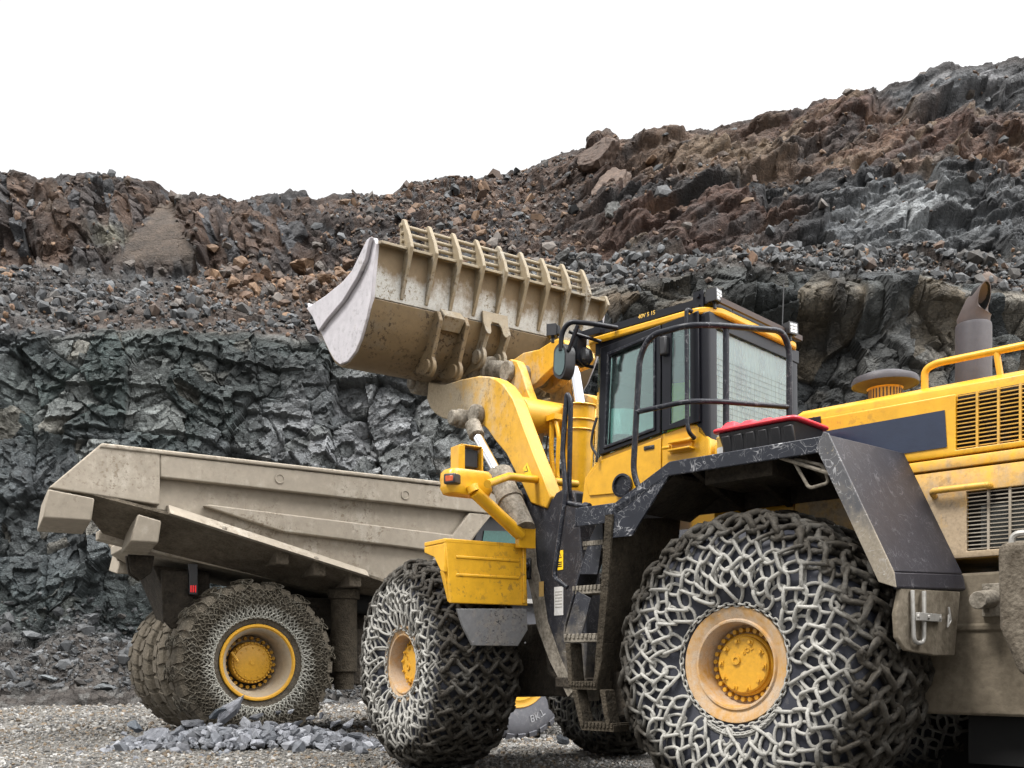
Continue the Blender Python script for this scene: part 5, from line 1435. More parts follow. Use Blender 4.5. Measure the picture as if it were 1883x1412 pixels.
mb = MB(); a, b = FF.L(936, 684, 0.12), FF.L(884, 679, 0.22); mb.tube([a, b], .12, 16); mb.tube([b + V(0, .16, 0), b + V(0, -.16, 0)], .13, 16); mb.tube([a*.4 + b*.6, a*.3 + b*.7], .16, 16)
fb(mb, 'tilt_link', M['mud_grey'], bell, bevel=.01)
# tilt cylinder standing behind the windscreen
mb = MB(); a, b, c = FF.L(1058, 925, 0), FF.L(1066, 745, 0), FF.L(1049, 640, 0)
mb.tube([a, b], .165, 24); mb.tube([b*.98 + a*.02, b], .19, 24); mb.tube([a*.15 + b*.85, a*.17 + b*.83], .18, 24); mb.tube([a*.25 + b*.75, a*.27 + b*.73], .18, 24)
tc = fb(mb, 'tilt_cylinder', M['yellow_clean'], bevel=.01)
mb = MB(); mb.tube([b, c], .062, 24); fb(mb, 'rod', M['chrome'], tc)
mb = MB(); g = lambda x, y, l=.3: FF.L(x, y, l)
mb.tube(fillet([g(984, 870), g(990, 815), g(997, 785), g(1006, 769), g(1022, 766)], .08), .038, 10, 0)
mb.tube(fillet([g(1014, 770), g(1013, 830), g(1016, 868), g(1024, 900)], .05), .026, 8, 1); mb.tube(fillet([g(1020, 766), g(1027, 800), g(1024, 870), g(1030, 905)], .05), .022, 8, 1)
mb.tube(fillet([g(1007, 800), g(1003, 830), g(1008, 870), g(1003, 890)], .05), .010, 6, 2); mb.obox(g(1018, 768), (.08, 0, 0), (0, .05, 0), (0, 0, .03), 1); mb.obox(g(1012, 880), (.05, 0, 0), (0, .04, 0), (0, 0, .02), 2)
fb(mb, 'hydraulic_hose', [M['hose'], M['yellow_clean'], M['blackplastic']], tc)

# ------------------------------------------------------------------ bucket
BW = 1.85; BF = -1.42                       # near and far ends across the frame
prof_px = [(580,571),(597,612),(612,648),(620,663),(629,669),(640,663),(652,646),(662,622),(672,582),(678,546),(681,505),(685,444)]
bp = [FF.L(x, y, BW) for x, y in prof_px]
# the far end stands a little further forward: the front frame is turned a touch more than its wheels show
yaw = Matrix.Rotation(math.radians(3.0), 4, 'Z')
def yw(p): 
    d = p - V(bp[8].x, BW, 0); r_ = yaw @ d; return V(bp[8].x + r_.x, BW + r_.y, p.z + (BW - p.y)*.012)
def bk(x, y, l): p = FF.L(x, y, BW); return yw(V(p.x, l, p.z))
def bq(f_, z, l): return yw(V(f_, l, z))
def shell(profile, l0, l1, th, n=24, mi=0):
    """curved plate swept across the bucket, thickened outward"""
    m = MB(); k = len(profile); nr_ = []
    for i in range(k):
        a, b = profile[max(i-1, 0)], profile[min(i+1, k-1)]; t = (b - a).normalized(); nr_.append(V(t.z, 0, -t.x))
    def P_(i, l, o): p = profile[i] - nr_[i]*o; return yw(V(p.x, l, p.z))
    vs = []
    ls = [l0 + (l1 - l0)*j/n for j in range(n+1)]
    for l in ls:
        for o in (0, th): vs += [P_(i, l, o) for i in range(k)]
    fs = []; st_ = 2*k
    for j in range(n):
        a, b = j*st_, (j+1)*st_
        for i in range(k-1):
            fs.append((a+i, a+i+1, b+i+1, b+i)); fs.append((a+k+i, b+k+i, b+k+i+1, a+k+i+1))
        fs.append((a, b, b+k, a+k)); fs.append((a+k-1, a+2*k-1, b+2*k-1, b+k-1))
    for a in (0, n*st_):
        for i in range(k-1): fs.append((a+i, a+i+1, a+k+i+1, a+k+i))
    return m.add(vs, fs, mi)
up_ = bp[9:]; 
mb = shell(bp[:10], BW - .03, BF + .03, .04); 
bucket = fb(mb, 'bucket', M['bucket_low'], bevel=.006)
mb = shell(bp[9:], BW - .03, BF + .03, .04); fb(mb, 'upper_back_plate', M['bucket_dust'], bucket, bevel=.006)
# end plates
for s_ in (1, -1):
    l0 = BW if s_ > 0 else BF
    cont = [(580,571),(597,612),(612,648),(620,663),(629,671),(642,665),(655,646),(664,622),(674,582),(681,546),(684,505),(689,446),(686,436),(678,445),(655,505),(640,522),(612,545)]
    mb = MB(); mb.prism([bk(x, y, l0) for x, y in cont], yw(V(bp[8].x, BW - .045*s_, 0)) - yw(V(bp[8].x, BW, 0)))
    ep = fb(mb, 'end_plate', M['bucket_end'], bucket, bevel=.008)
    cut = [(580,570),(590,586),(600,612),(614,590),(640,556),(664,512),(678,478),(684,446),(687,436),(680,442),(668,470),(655,500),(640,520),(612,546)]
    mb = MB(); mb.prism([bk(x, y, l0 + .004*s_) for x, y in cut], yw(V(bp[8].x, BW + .045*s_, 0)) - yw(V(bp[8].x, BW, 0)))
    fb(mb, 'side_cutter', M['bucket_end'], bucket, bevel=.012)
mb = MB()                                                                                                # cutting edge along the lip
a, b = bp[0], bp[1]; t = (a - b).normalized()
mb.prism([bq(p.x, p.z, BW) for p in (a + t*.12 + V(0,0,.01), a - t*.25 + V(0, 0, .04), a - t*.25 - V(.02, 0, .02), a + t*.10 - V(0, 0, .03))], yw(V(0, BF, 0)) - yw(V(0, BW, 0)))
fb(mb, 'cutting_edge', M['bucket_end'], bucket, bevel=.01)
# spill-guard lip, tines, rods
topz = bp[-1]
mb = MB(); mb.prism([bq(topz.x + .05, topz.z + .02, BW - .03), bq(topz.x - .13, topz.z - .02, BW - .03), bq(topz.x - .13, topz.z - .05, BW - .03), bq(topz.x + .05, topz.z - .02, BW - .03)], yw(V(0, BF + .03, 0)) - yw(V(0, BW - .03, 0)))
fb(mb, 'top_rail', M['bucket'], bucket, bevel=.005)
NT = 9
ls = [1.48 - k*(1.48 + 1.04)/(NT - 1) for k in range(NT)]
def tine(l):
    f0, z0 = topz.x, topz.z
    zb = bp[9].z + .03; fb_ = bp[9].x
    pr = [(f0 - .045, z0 + .30), (f0 - .02, z0 + .325), (f0 + .035, z0 + .30), (f0 + .06, z0 + .0), (fb_ - .03, zb + .0), (fb_ - .055, zb), (f0 - .19, z0 - .03), (f0 - .15, z0 + .10)]
    m = MB(); m.prism([bq(a_, b_, l + .022) for a_, b_ in pr], yw(V(0, l - .022, 0)) - yw(V(0, l + .022, 0)))
    m.tube([bq(f0 - .11, z0 - .07, l + .030), bq(f0 - .11, z0 - .07, l - .03)], .018, 10)
    return m
for l in ls: fb(tine(l), 'tine', M['bucket'], bucket, bevel=.006)
mb = MB()
pr = [(topz.x + .05, topz.z + .05), (topz.x - .12, topz.z + .03), (topz.x - .18, topz.z - .1), (bp[9].x - .05, bp[9].z + .25), (bp[9].x, bp[9].z + .2)]
mb.prism([bq(a_, b_, BF + .05) for a_, b_ in pr], yw(V(0, BF + .09, 0)) - yw(V(0, BF + .05, 0))); fb(mb, 'end_rib', M['bucket'], bucket, bevel=.006)
for k, (dz, df) in enumerate(((.255, -.0), (.165, -.02), (.075, -.03))):
    mb = MB(); mb.tube([bq(topz.x + df, topz.z + dz, ls[0] + .05), bq(topz.x + df, topz.z + dz, ls[-1] - .05)], .022, 10); fb(mb, 'guard_rod', M['bucket'], bucket)
# hinge brackets on the back
def back_pt(i, o): 
    a, b = bp[max(i-1, 0)], bp[min(i+1, len(bp)-1)]; t = (b - a).normalized(); return bp[i] + V(-t.z, 0, t.x)*o*-1
def lug(l, tail, th=.05):
    """fin standing on the curved back from the crease down to a pin eye"""
    ins = [bp[i] for i in (9, 8, 7, 6, 5)]
    out = []
    e = V(bp[6].x - tail[0], 0, bp[6].z - tail[1])
    pts = ins + [e + V(math.cos(a)*.13, 0, math.sin(a)*.13) for a in (-1.9, -2.4, -2.9, -3.4, -3.9)] + [V(bp[8].x - .22, 0, bp[8].z + .06), V(bp[9].x - .09, 0, bp[9].z - .02)]
    m = MB(); m.prism([bq(p.x, p.z, l + th/2) for p in pts], yw(V(0, l - th/2, 0)) - yw(V(0, l + th/2, 0)))
    m.tube([bq(e.x, e.z, l + th/2 + .03), bq(e.x, e.z, l - th/2 - .03)], .085, 14)
    return m
for l in (1.02, .66, -.58, -.90): fb(lug(l, (.24, .10)), 'hinge_lug', M['bucket_low'], bucket, bevel=.008)
for l in (.37, .08): fb(lug(l, (.30, -.10)), 'link_lug', M['bucket'], bucket, bevel=.008)
mb = MB(); c = V(bp[8].x - .10, 0, bp[8].z + .12); mb.tube([bq(c.x, c.z, .98), bq(c.x, c.z, .70)], .13, 4)
fb(mb, 'stiffener', M['bucket'], bucket, bevel=.01)
mb = MB(); mb.tube([bq(c.x, c.z, -.95), bq(c.x, c.z, -.70)], .13, 4); fb(mb, 'stiffener', M['bucket'], bucket, bevel=.01)
# forked plate welded over the crease between the link lugs
mb = MB()
tq = (bp[11] - bp[9]).normalized(); dn = V(-.30, 0, -.95)
def pl_(l, s_): 
    p = bp[9] + (tq*s_ if s_ >= 0 else -dn*s_*-1*-1) ; 
    p = bp[9] + tq*s_ if s_ >= 0 else bp[9] + dn*(-s_)
    return bq(p.x - .045 - (.02 if s_ < 0 else 0), p.z, l)
outl = [(.34,.16),(.34,-.10),(.31,-.30),(.27,-.36),(.21,-.36),(.17,-.30),(.15,-.12),(.10,-.05),(-.06,-.05),(-.11,-.12),(-.13,-.30),(-.17,-.36),(-.23,-.36),(-.27,-.30),(-.30,-.10),(-.30,.16)]
outl = [(.24 + .56*a_, .55*b_ + .02) for a_, b_ in outl]
mb.prism([pl_(a_, b_) for a_, b_ in outl], (-.03, 0, 0)); fb(mb, 'fork_plate', M['bucket'], bucket, bevel=.006)
# ------------------------------------------------------------------ dump truck
truck = empty('dump_truck', TF.M)
tag(truck, 'tan mud covered dump truck with an empty sloped bed, parked behind the loader', 'dump truck')
def tbuild(mb, name, mats, parent=None, **k): return mb.build(name, mats, parent or truck, **k)
Tl = lambda x, y, l=-1.90: TF.L(x, y, l)
TW = 1.90
# bed: side walls, ribs, floor
rail_z = 3.90
side = [(-2.80, 2.84), (-2.66, 3.35), (-2.10, rail_z), (3.9, rail_z - .08), (3.9, 2.35), (2.9, 2.10), (1.55, 2.40), (-1.25, 3.12)]
fe = [Tl(x, y) for x, y in ((905, 948), (868, 1000), (800, 1075))]          # the sides end in a forward rake
FX = fe[0].x
side = [(-2.70, 3.30), (-2.10, rail_z), (4.4, rail_z - .06), (4.4, 3.42), (FX, 3.42), (fe[1].x, fe[1].z), (fe[2].x, fe[2].z), (2.3, 2.16), (1.55, 2.38), (-1.25, 3.12)]
mb = MB()
mb.prism([V(f_, -TW + .10, z) for f_, z in side], (0, .06, 0)); mb.prism([V(max(f_, -1.55), TW - .10, z) for f_, z in side[1:]], (0, -.06, 0))
fl = [(-2.72, 3.29), (-2.86, 2.90), (-2.62, 2.78), (-1.20, 2.62), (1.6, 2.12), (2.4, 1.98), (2.4, 2.14), (1.55, 2.38), (-1.25, 3.11)]
mb.prism([V(max(f_, -2.0), -1.05, z) for f_, z in fl[1:]], (0, .25, 0)); mb.prism([V(max(f_, -1.5), -.80, z) for f_, z in fl[1:]], (0, 1.85, 0))
bed = tbuild(mb, 'bed', M['tan'], bevel=.012)
def sidepart(mb, pts, o0, o1, s_=-1):
    if s_ > 0: pts = [(max(f_, -1.5 + .02*k), z) for k, (f_, z) in enumerate(pts)]      # the tail is cut back on the far side
    mb.prism([V(f_, s_*(TW + o0), z) for f_, z in pts], (0, s_*(o1 - o0), 0))
for s_ in (-1, 1):
    mb = MB(); sidepart(mb, [(-2.72, 3.29), (-2.10, rail_z + .015), (-1.37, rail_z + .0), (-1.37, 3.18)], -.098, .03, s_); sidepart(mb, [(-2.10, rail_z + .02), (4.4, rail_z - .04), (4.4, rail_z - .10), (-2.12, rail_z - .04)], -.09, .055, s_)
    sidepart(mb, [(-1.365, rail_z - .05), (4.4, rail_z - .11), (4.4, 3.43), (-1.365, 3.55)], -.098, .03, s_)
    tbuild(mb, 'side_rail', M['tan'], bed, bevel=.02, seg=3)
    mb = MB(); sidepart(mb, [(-.80, 3.22), (-.72, 3.245), (fe[1].x - .05, 3.06), (fe[1].x - .28, 2.78), (.30, 2.94)], -.098, .01, s_)
    tbuild(mb, 'side_rib', M['tan'], bed, bevel=.02)
    mb = MB(); sidepart(mb, [(FX - .42, 3.44), (FX - .01, 3.44), (fe[2].x, fe[2].z + .02), (fe[2].x - .34, fe[2].z + .02)], -.098, .015, s_)
    tbuild(mb, 'diagonal_brace', M['tan'], bed, bevel=.02)
    mb = MB(); o1 = -1.27 if s_ < 0 else -1.2
    vs = [V(f_, s_*(TW + o_), z) for o_ in (-.09,) for f_, z in ((o1, 3.20), (1.56, 2.46), (1.56, 2.36), (o1, 3.06))] + [V(f_, s_*(TW + o_), z) for f_, z, o_ in ((o1, 3.19, .06), (1.56, 2.45, .06), (1.56, 2.35, .17), (o1, 3.06, .17))]
    mb.add(vs, [(0,1,2,3),(7,6,5,4),(0,4,5,1),(1,5,6,2),(2,6,7,3),(3,7,4,0)])
    for f_ in (-.55, .75): mb.lathe([(0, .02), (.022, .02), (.04, .012), (.04, 0)], o=(f_, s_*(TW + .14), 3.10 - (f_ + 1.25)*.262), ax=(0, s_, 0), seg=12)
    tbuild(mb, 'bottom_flange', M['tan'], bed, bevel=.01)
    # sloped flanks below the sides
    mb = MB()
    q = [V(-2.50 if s_ < 0 else -1.45, s_*(TW + .02), 3.30 if s_ < 0 else 3.12), V(-1.27, s_*(TW + .02), 3.06), V(1.56, s_*(TW + .02), 2.37), V(2.6, s_*(TW - .05), 2.10)]
    q2 = [V(-1.95 if s_ < 0 else -1.4, s_*1.06, 2.86 if s_ < 0 else 2.70), V(-1.20, s_*1.06, 2.66), V(1.6, s_*1.06, 2.10), V(2.6, s_*1.06, 1.96)]
    for i in range(3): mb.add([q[i], q[i+1], q2[i+1], q2[i], q[i] + V(0, 0, .04), q[i+1] + V(0, 0, .04), q2[i+1] + V(0, 0, .04), q2[i] + V(0, 0, .04)], [(0,1,2,3),(7,6,5,4),(0,4,5,1),(2,6,7,3),(0,3,7,4),(1,2,6,5)])
    tbuild(mb, 'flank', M['tan_mud'], bed)
    for f_, w_ in ((-2.52, .34), (-1.55, .20)) if s_ < 0 else ((-1.2, .22),):          # box ends of the floor beams
        mb = MB()
        zz = 3.285 - (f_ + 2.56)*.24
        mb.prism([V(f_ - w_/2 - (.04 if w_ > .3 else 0), s_*(TW + .03), zz), V(f_ + w_, s_*(TW + .03), zz - .07), V(f_ + w_ - .03, s_*(TW - .02), zz - .36), V(f_ - w_/2 - .09, s_*(TW - .02), zz - .36)], (0, -s_*.72, -.10)); tbuild(mb, 'floor_beam', M['tan'], bed, bevel=.02)
    for f_ in (.3, .85, 1.4, 2.1): 
        zz = 2.63 - (f_ - .6)*.25; mb = MB(); mb.box((f_ - .07, s_*(TW - .04), zz - .22), (f_ + .12, s_*1.1, zz + .0))
        tbuild(mb, 'floor_beam', M['tan_mud'], bed, bevel=.02)
for f_ in (-.0, 2.3):
    mb = MB(); p = Tl(514 if f_ == 0 else 745, 880 if f_ == 0 else 910, -TW - .03); mb.lathe([(.0, .003), (.05, .003), (.055, .012), (.07, .012), (.072, .0)], o=p, ax=(0, -1, 0), seg=20)
    tbuild(mb, 'eyelet', M['tan'], bed)
mb = MB(); mb.prism([V(FX - .12, -TW + .15, 3.42), V(FX + .0, -TW + .15, 3.42), V(fe[2].x + .02, -TW + .15, 2.3), V(fe[2].x - .1, -TW + .15, 2.3)], (0, 2*TW - .3, 0)); mb.box((4.1, -TW + .2, 3.70), (5.6, TW - .2, 3.80)); mb.box((FX - .1, -TW + .15, 3.42), (FX + .02, TW - .15, 3.8)); tbuild(mb, 'headboard', M['tan'], bed, bevel=.02)
# chassis
mb = MB()
mb.box((-.8, -.55, 1.25), (6.0, .55, 1.75)); mb.cyl((0, -1.3, 1.05), (0, 1.3, 1.05), .34, 20); mb.box((-.9, -.7, 1.7), (-.4, .7, 2.4)); mb.box((.2, -.8, 1.6), (3.2, .8, 2.1))
mb.prism([V(-1.2, -.62, 2.5), V(-.4, -.62, 2.45), V(-.5, -.62, 1.5), V(-.8, -.62, 1.4), V(-.95, -.62, 1.9)], (0, 1.24, 0))
mb.box((1.4, -1.35, .75), (3.2, -1.2, 1.6)); mb.box((1.3, 1.2, .7), (3.3, 1.35, 1.8))
chs = tbuild(mb, 'chassis', M['underside'], bevel=.02)
mb = MB()
for l in (-1.0, -.8):
    c = V(-1.45, l, 2.50); mb.prism([c + V(-.16, 0, .1), c + V(.2, 0, .1), c + V(.16, 0, -.14), c + V(.02, 0, -.26), c + V(-.12, 0, -.16)], (0, .05, 0)); mb.cyl(c + V(.02, -.01, -.12), c + V(.02, .06, -.12), .05, 12)
c = V(-.95, -.95, 1.90); mb.prism([c + V(-.2, 0, .5), c + V(.3, 0, .5), c + V(.2, 0, -.2), c + V(-.05, 0, -.34), c + V(-.18, 0, -.2)], (0, .06, 0)); mb.cyl(c + V(-.03, -.01, -.2), c + V(-.03, .07, -.2), .05, 12)
tbuild(mb, 'hinge_bracket', M['underside'], bevel=.015)
mb = MB(); c = Tl(353, 1088, -1.0); mb.box(c + V(-.05, -.03, -.04), c + V(.07, .05, .40), 0)
for k in range(3): mb.box(c + V(-.035 + k*.032, -.045, -.01), c + V(-.018 + k*.032, -.031, .09), 1)
ml, nt, b = mk('tail_lamp_lit'); setb(nt, b, col=(.5, .01, .01), rough=.3); b.inputs['Emission Color'].default_value = (1, .03, .04, 1); b.inputs['Emission Strength'].default_value = .12
tbuild(mb, 'tail_light', [M['blackplastic'], ml], bevel=.004)
# suspension cylinder and flap in front of the rear tyre
mb = MB(); c = Tl(632, 1100, -1.35); mb.cyl((c.x, -1.35, 2.15), (c.x, -1.35, .95), .20, 24); mb.cyl((c.x, -1.35, 1.0), (c.x, -1.35, .68), .15, 24); mb.cyl((c.x, -1.35, 2.2), (c.x, -1.35, 2.05), .24, 24)
tbuild(mb, 'suspension_cylinder', M['mud'], bevel=.01)
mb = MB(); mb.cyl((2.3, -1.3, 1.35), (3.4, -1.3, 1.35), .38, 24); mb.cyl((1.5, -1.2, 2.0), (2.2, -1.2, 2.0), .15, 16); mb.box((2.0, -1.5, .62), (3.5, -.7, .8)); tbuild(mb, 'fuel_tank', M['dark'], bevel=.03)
# operator cab, mostly hidden behind the boom
mb = MB()
cf = Tl(880, 975, -1.75).x
cbp = [V(cf - .25, -1.75, 1.75), V(cf + 1.7, -1.75, 1.75), V(cf + 1.7, -1.75, 2.6), V(cf + 1.35, -1.75, 3.55), V(cf + .05, -1.75, 3.55), V(cf - .25, -1.75, 2.4)]
wi = [V(cf - .02, -1.75, 2.55), V(cf + .1, -1.75, 3.2), V(cf + 1.25, -1.75, 3.25), V(cf + 1.5, -1.75, 2.55)]
mb.prism([p + V(0, .02, 0) for p in cbp], (0, 1.6, 0)); tcab = tbuild(mb, 'cab', M['blackplastic'], bevel=.03)
mb = MB(); mb.prism([p + V(0, .01, 0) for p in wi], (0, -.012, 0)); tbuild(mb, 'cab_window', plain('dark_green_glass', (.03, .10, .085), .06, .0), tcab)
mb = MB(); mb.tube([V(cf - .1, -1.85, 2.72), V(cf + .9, -1.85, 2.70)], .02, 8); mb.box((cf - .4, -1.95, 2.05), (cf + 2.3, -1.0, 2.12)); tbuild(mb, 'guard_rail', M['steel'], tcab)
mb = MB(); mb.prism([V(cf + .2, -1.7, 1.3), V(cf + 2.4, -1.7, 1.3), V(cf + 2.4, -1.7, 2.7), V(cf + 1.75, -1.7, 2.7), V(cf + 1.75, -1.7, 1.7)], (0, 3.4, 0)); tbuild(mb, 'bonnet', M['yellow_dusty'], bevel=.05)

# wheels
def truck_tyre_mesh(parent, mat, lugs=True, name='tyre'):
    tb = MB(); TS = 1.08
    half = [(.50*TS, .22), (.51*TS, .30), (.60*TS, .335), (.76*TS, .36), (.88*TS, .35), (.97*TS, .31), (1.02*TS, .26), (1.03*TS, .1), (1.03*TS, 0)]
    tb.lathe(lobe(half), seg=80)
    if lugs:
        n_ = 30
        for k in range(n_):
            for s_ in (1, -1):
                a0 = 2*math.pi*(k + (.5 if s_ < 0 else 0))/n_; hw = .070
                def q(r_, w_, a): return V(TS*r_*math.cos(a), w_*s_, TS*r_*math.sin(a))
                prof = [(1.005, .03), (1.05, .03), (1.05, .26), (1.025, .312), (.955, .346), (.94, .325)]
                sh = [0, 0, .02, .03, .035, .035]
                vs = [q(r_, w_, a0 - hw + s2) for (r_, w_), s2 in zip(prof, sh)] + [q(r_, w_, a0 + hw + s2) for (r_, w_), s2 in zip(prof, sh)]
                m_ = len(prof)
                tb.add(vs, [tuple(range(m_)), tuple(range(2*m_ - 1, m_ - 1, -1))] + [(i, (i+1) % m_, m_ + (i+1) % m_, m_ + i) for i in range(m_)])
    return tb.build(name, mat, parent, ang=35)
def truck_chain(parent):
    lk = Links(); N = 64
    def mkp(wire, hl, hw): v, f = link_proto(wire, hl, hw, 5, 4); return (v, f, 1.6*wire*2, hl + wire)
    sf, su = mkp(.0085, .036, .020), mkp(.009, .036, .017)
    rowsx = [(.66, .362), (.72, .385), (.785, .396), (.85, .398), (.91, .392), (.97, .378), (1.03, .355)]
    rr = np.random.RandomState(4); pts = []
    for i, (r_, w_) in enumerate(rowsx):
        th = 2*np.pi*(np.arange(N) + .5*(i % 2))/N + rr.normal(size=N)*.008
        pts.append((pt(r_ + rr.normal(size=N)*.004, w_, th), pt(.15, 1, th), th))
    for i in range(len(rowsx) - 1):
        A, B = pts[i][0], pts[i+1][0]; o = 0 if i % 2 == 0 else 1
        for m in (0, 1):
            idx_ = (np.arange(N) + (m - 1 if i % 2 == 0 else m)) % N
            net(lk, None, sf, su, .0006, i*7 + m, (A, B[idx_], (pts[i][1] + pts[i+1][1][idx_])/2, np.full(N, (m + i) % 2)))
    th = 2*np.pi*np.arange(120)/120; c = pt(.645, .362, th); x = np.stack([-np.sin(th), 0*th, np.cos(th)], -1); z = pt(0, 1, th); z2 = np.cross(x, z)
    lk.put(c, x, np.where((np.arange(120) % 2)[:, None] == 0, z, z2), link_proto(.0075, .026, .014, 5, 4))
    # runs of links across the tread, every fourth node
    ns = 16
    for s_ in (1, ):
        secn = [(1.03, .355), (1.09, .335), (1.155, .28), (1.168, .18), (1.168, .09), (1.168, 0), (1.168, -.09), (1.168, -.18), (1.155, -.28), (1.10, -.335), (1.03, -.365)]
        for i in range(len(secn) - 1):
            th = 2*np.pi*np.arange(ns)/ns + .02*np.sin(i)
            zg = .035*(1 if i % 2 else -1)
            A, B = pt(*secn[i], th + zg), pt(*secn[i+1], th - zg)
            net(lk, None, sf, su, .001, 50 + i, (A, B, pt(1, 0, th), np.full(ns, i % 2)))
            th2 = th + .07; A, B = pt(*secn[i], th2 - zg), pt(*secn[i+1], th2 + zg)
            net(lk, None, sf, su, .001, 80 + i, (A, B, pt(1, 0, th), np.full(ns, (i + 1) % 2)))
    o = lk.build('tyre_chain', M['chain_truck'], parent)
    return o
def troll(f_, l, z, deg): return Matrix.Translation((f_, l, z)) @ (Matrix.Rotation(math.pi, 4, 'Z') if l < 0 else Matrix.Identity(4)) @ Matrix.Rotation(math.radians(deg), 4, 'Y')
def rear_rim(parent, Mx):
    mb = MB()
    mb.lathe([(.51, .20), (.52, .30), (.545, .325), (.535, .345), (.51, .345), (.49, .325)], seg=64, mi=1)
    mb.lathe([(.49, .325), (.455, .30), (.425, .22), (.41, .10), (.405, -.10), (.39, -.14), (0, -.14)], seg=64, mi=0)
    mb.lathe([(.51, .2), (.51, -.3), (.45, -.33), (0, -.33)], seg=40, mi=0)
    return mb.build('wheel', [M['rim_tan'], M['rim_y']], parent, Mx, ang=35)
def truck_hub(rim):
    hb = MB()
    hb.lathe([(.30, -.13), (.30, .0), (.29, .02), (.265, .022), (.26, .05), (.245, .058), (0, .058)], seg=56)
    for k in range(36):
        a = 2*math.pi*k/36; hb.cyl((.28*math.cos(a), .02, .28*math.sin(a)), (.28*math.cos(a), .045, .28*math.sin(a)), .015, 6)
    for k in range(14):
        a = 2*math.pi*k/14; hb.cyl((.215*math.cos(a), .056, .215*math.sin(a)), (.215*math.cos(a), .072, .215*math.sin(a)), .013, 6)
    for k in range(24):
        a = 2*math.pi*k/24; hb.cyl((.355*math.cos(a), -.14, .355*math.sin(a)), (.355*math.cos(a), -.07, .355*math.sin(a)), .026, 8)
    hb.cyl((0, .056, 0), (0, .072, 0), .035, 16)
    hb.tube([V(.28, .10, .20), V(.22, .14, .05)], .022, 8)
    return hb.build('hub', M['rim_y'], rim, ang=35)
wr = rear_rim(truck, troll(0, -1.42, 1.09, 10)); truck_hub(wr); truck_tyre_mesh(wr, M['rubber_mud']); truck_chain(wr)
wi_ = rear_rim(truck, troll(0, -.52, 1.09, 34)); truck_tyre_mesh(wi_, M['rubber_mud'])
for l, d in ((1.42, 22), (.52, 50)):
    c_ = copy_tree(wi_, truck); c_.matrix_local = troll(0, l, 1.09, d)
# front wheel: plain grey tyre with lettering
ff_ = Tl(952, 1236, -1.70)
def front_wheel(l, deg):
    mb = MB(); mb.lathe([(.55, .20), (.575, .30), (.60, .325), (.585, .34), (.55, .33), (.50, .325), (.47, .34), (.44, .30), (.38, .10), (.26, .09), (.25, .22), (.22, .24), (0, .24)], seg=64); mb.lathe([(.55, .2), (.55, -.3), (.4, -.3), (0, -.3)], seg=40)
    for k in range(20):
        a = 2*math.pi*k/20; mb.cyl((.33*math.cos(a), .09, .33*math.sin(a)), (.33*math.cos(a), .13, .33*math.sin(a)), .02, 6)
    rm = mb.build('wheel', M['rim_y'], truck, troll(ff_.x, l, .94, deg), ang=35)
    truck_tyre_mesh(rm, paint('grey_tyre', (.085, .085, .095), dust=(.24, .23, .22), amt=.0, rough=.7, speck=.02, grime=0, scl=2))
    lt = MB(); vs, fs = text_mesh('BKT', .17, .004)
    for base in (-.35, 1.75, 3.85):
        for v_ in (0,):
            out_ = []
            for v in vs:
                a = base + -v.x/.82; r_ = .80 + v.y
                out_.append(V(r_*math.cos(a), .362 + v.z, r_*math.sin(a)))
            lt.add(out_, fs)
    lt.build('lettering', plain('raised_lettering', (.26, .26, .27), .7), rm)
    return rm
front_wheel(-1.40, 215); 
fw2 = front_wheel(1.40, 60)

# ------------------------------------------------------------------ things lying on the loader
tote_z = 2.582
tl = V(-.12, 1.18, tote_z)
tote = empty('storage_tote', RF.M @ Matrix.Translation(tl))
tag(tote, 'black plastic tote with a red lid lying on the fender deck behind the cab', 'storage tote')
x0, x1 = .43, -.20; yh = .24; hh = .20
mb = MB()
bl = fillet([V(x0 - .05, yh - .05, 0), V(x1 + .05, yh - .05, 0), V(x1 + .05, -yh + .05, 0), V(x0 - .05, -yh + .05, 0)], .05, 3, True)
tlp = fillet([V(x0, yh, hh), V(x1, yh, hh), V(x1, -yh, hh), V(x0, -yh, hh)], .06, 3, True)
n_ = len(bl); mb.add(bl + tlp, [(i, (i+1) % n_, n_ + (i+1) % n_, n_ + i) for i in range(n_)] + [tuple(range(n_)), tuple(range(n_, 2*n_))])
for k in range(6):
    f_ = x0 - .05 - k*.10
    for s_ in (1, -1): mb.prism([V(f_, s_*(yh - .045), .02), V(f_ - .07, s_*(yh - .045), .02), V(f_ - .072, s_*(yh + .008), hh - .03), V(f_ + .002, s_*(yh + .008), hh - .03)], (0, -s_*.03, 0))
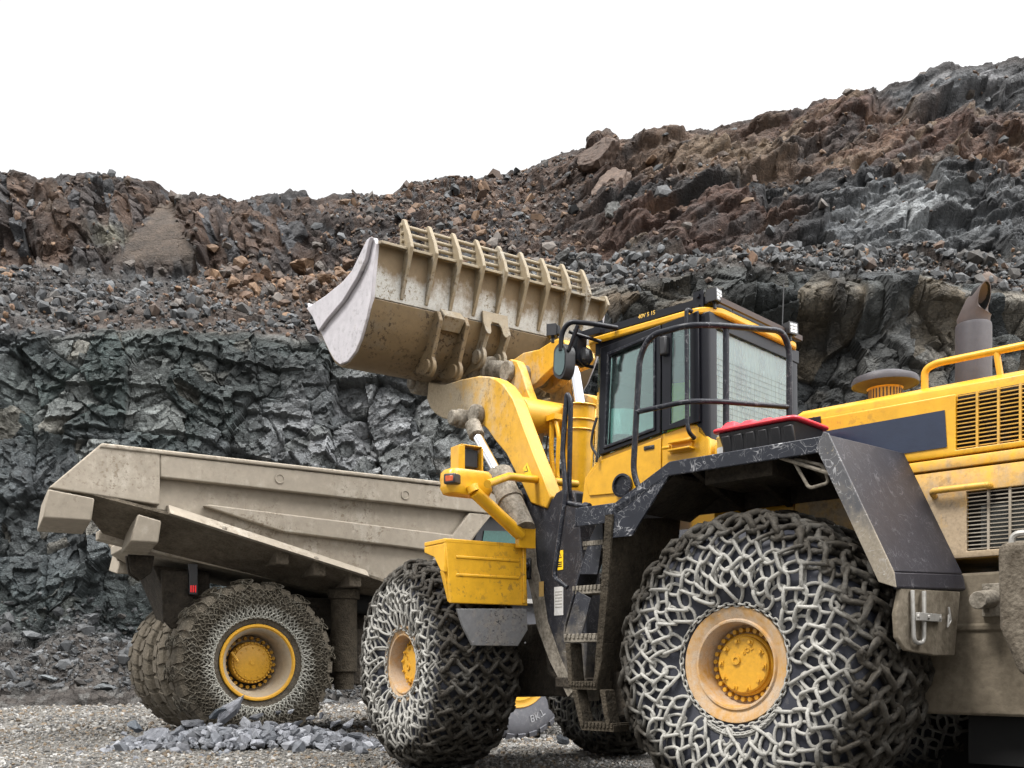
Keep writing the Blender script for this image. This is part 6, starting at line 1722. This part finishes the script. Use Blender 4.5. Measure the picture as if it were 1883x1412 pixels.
for k in range(3):
    y_ = -.17 + k*.13; mb.prism([V(x0 - .045, y_, .02), V(x0 - .045, y_ + .06, .02), V(x0 + .008, y_ + .062, hh - .03), V(x0 + .008, y_ - .002, hh - .03)], (-.03, 0, 0))
mb.build('bin', M['blackplastic'], tote, bevel=.01)
mb = MB()
mb.prism(fillet([V(x0 + .03, yh + .03, hh + .002), V(x1 - .03, yh + .03, hh + .002), V(x1 - .03, -yh - .03, hh + .002), V(x0 + .03, -yh - .03, hh + .002)], .07, 4, True), (0, 0, .028))
for k in range(4):
    a_ = x0 - .02 - k*.152; b_ = a_ - .13
    mb.prism([V(a_, yh - .01, hh + .031), V(a_ - .03, yh - .06, hh + .085 - .012*k), V(b_ + .03, yh - .06, hh + .085 - .012*k), V(b_, yh - .01, hh + .031)], (0, -2*yh + .12, 0))
mb.build('lid', M['red'], tote, bevel=.014, seg=3)
pl = empty('pail', RF.M @ Matrix.Translation((.46, .98, 2.562)))
tag(pl, 'small yellow pail with a white label standing behind the cab corner post', 'pail')
mb = MB(); mb.lathe([(0, 0), (.085, 0), (.10, .27), (.104, .275), (.104, .285), (.092, .285), (.085, .02), (0, .02)], ax=(0, 0, 1), seg=32); mb.build('body', plain('pail_plastic', (.62, .42, .12), .5), pl)
mb = MB(); mb.lathe([(.0925, .06), (.1005, .20)], ax=(0, 0, 1), seg=32); mb.build('paper_label', M['paper'], pl)
mb = MB()
vp = RF.L(1252, 760, .45)
g_ = [[V(vp.x + .12 - .06*i + .015*math.sin(j*1.3), .48 + .025*math.sin(i*1.7 + j*.6), vp.z + .26 - .075*j) for i in range(5)] for j in range(9)]
vs = [p for r_ in g_ for p in r_]; vs2 = [p + V(0, -.02, 0) for p in vs]; n0 = len(vs)
fs = []
for j in range(8):
    for i in range(4):
        a = j*5 + i; fs += [(a, a+1, a+6, a+5), (n0+a, n0+a+5, n0+a+6, n0+a+1)]
mb.add(vs + vs2, fs)
vst = mb.build('safety_vest', M['hivis'], None, RF.M)
tag(vst, 'bright yellow green safety vest hanging behind the cab quarter window', 'safety vest')
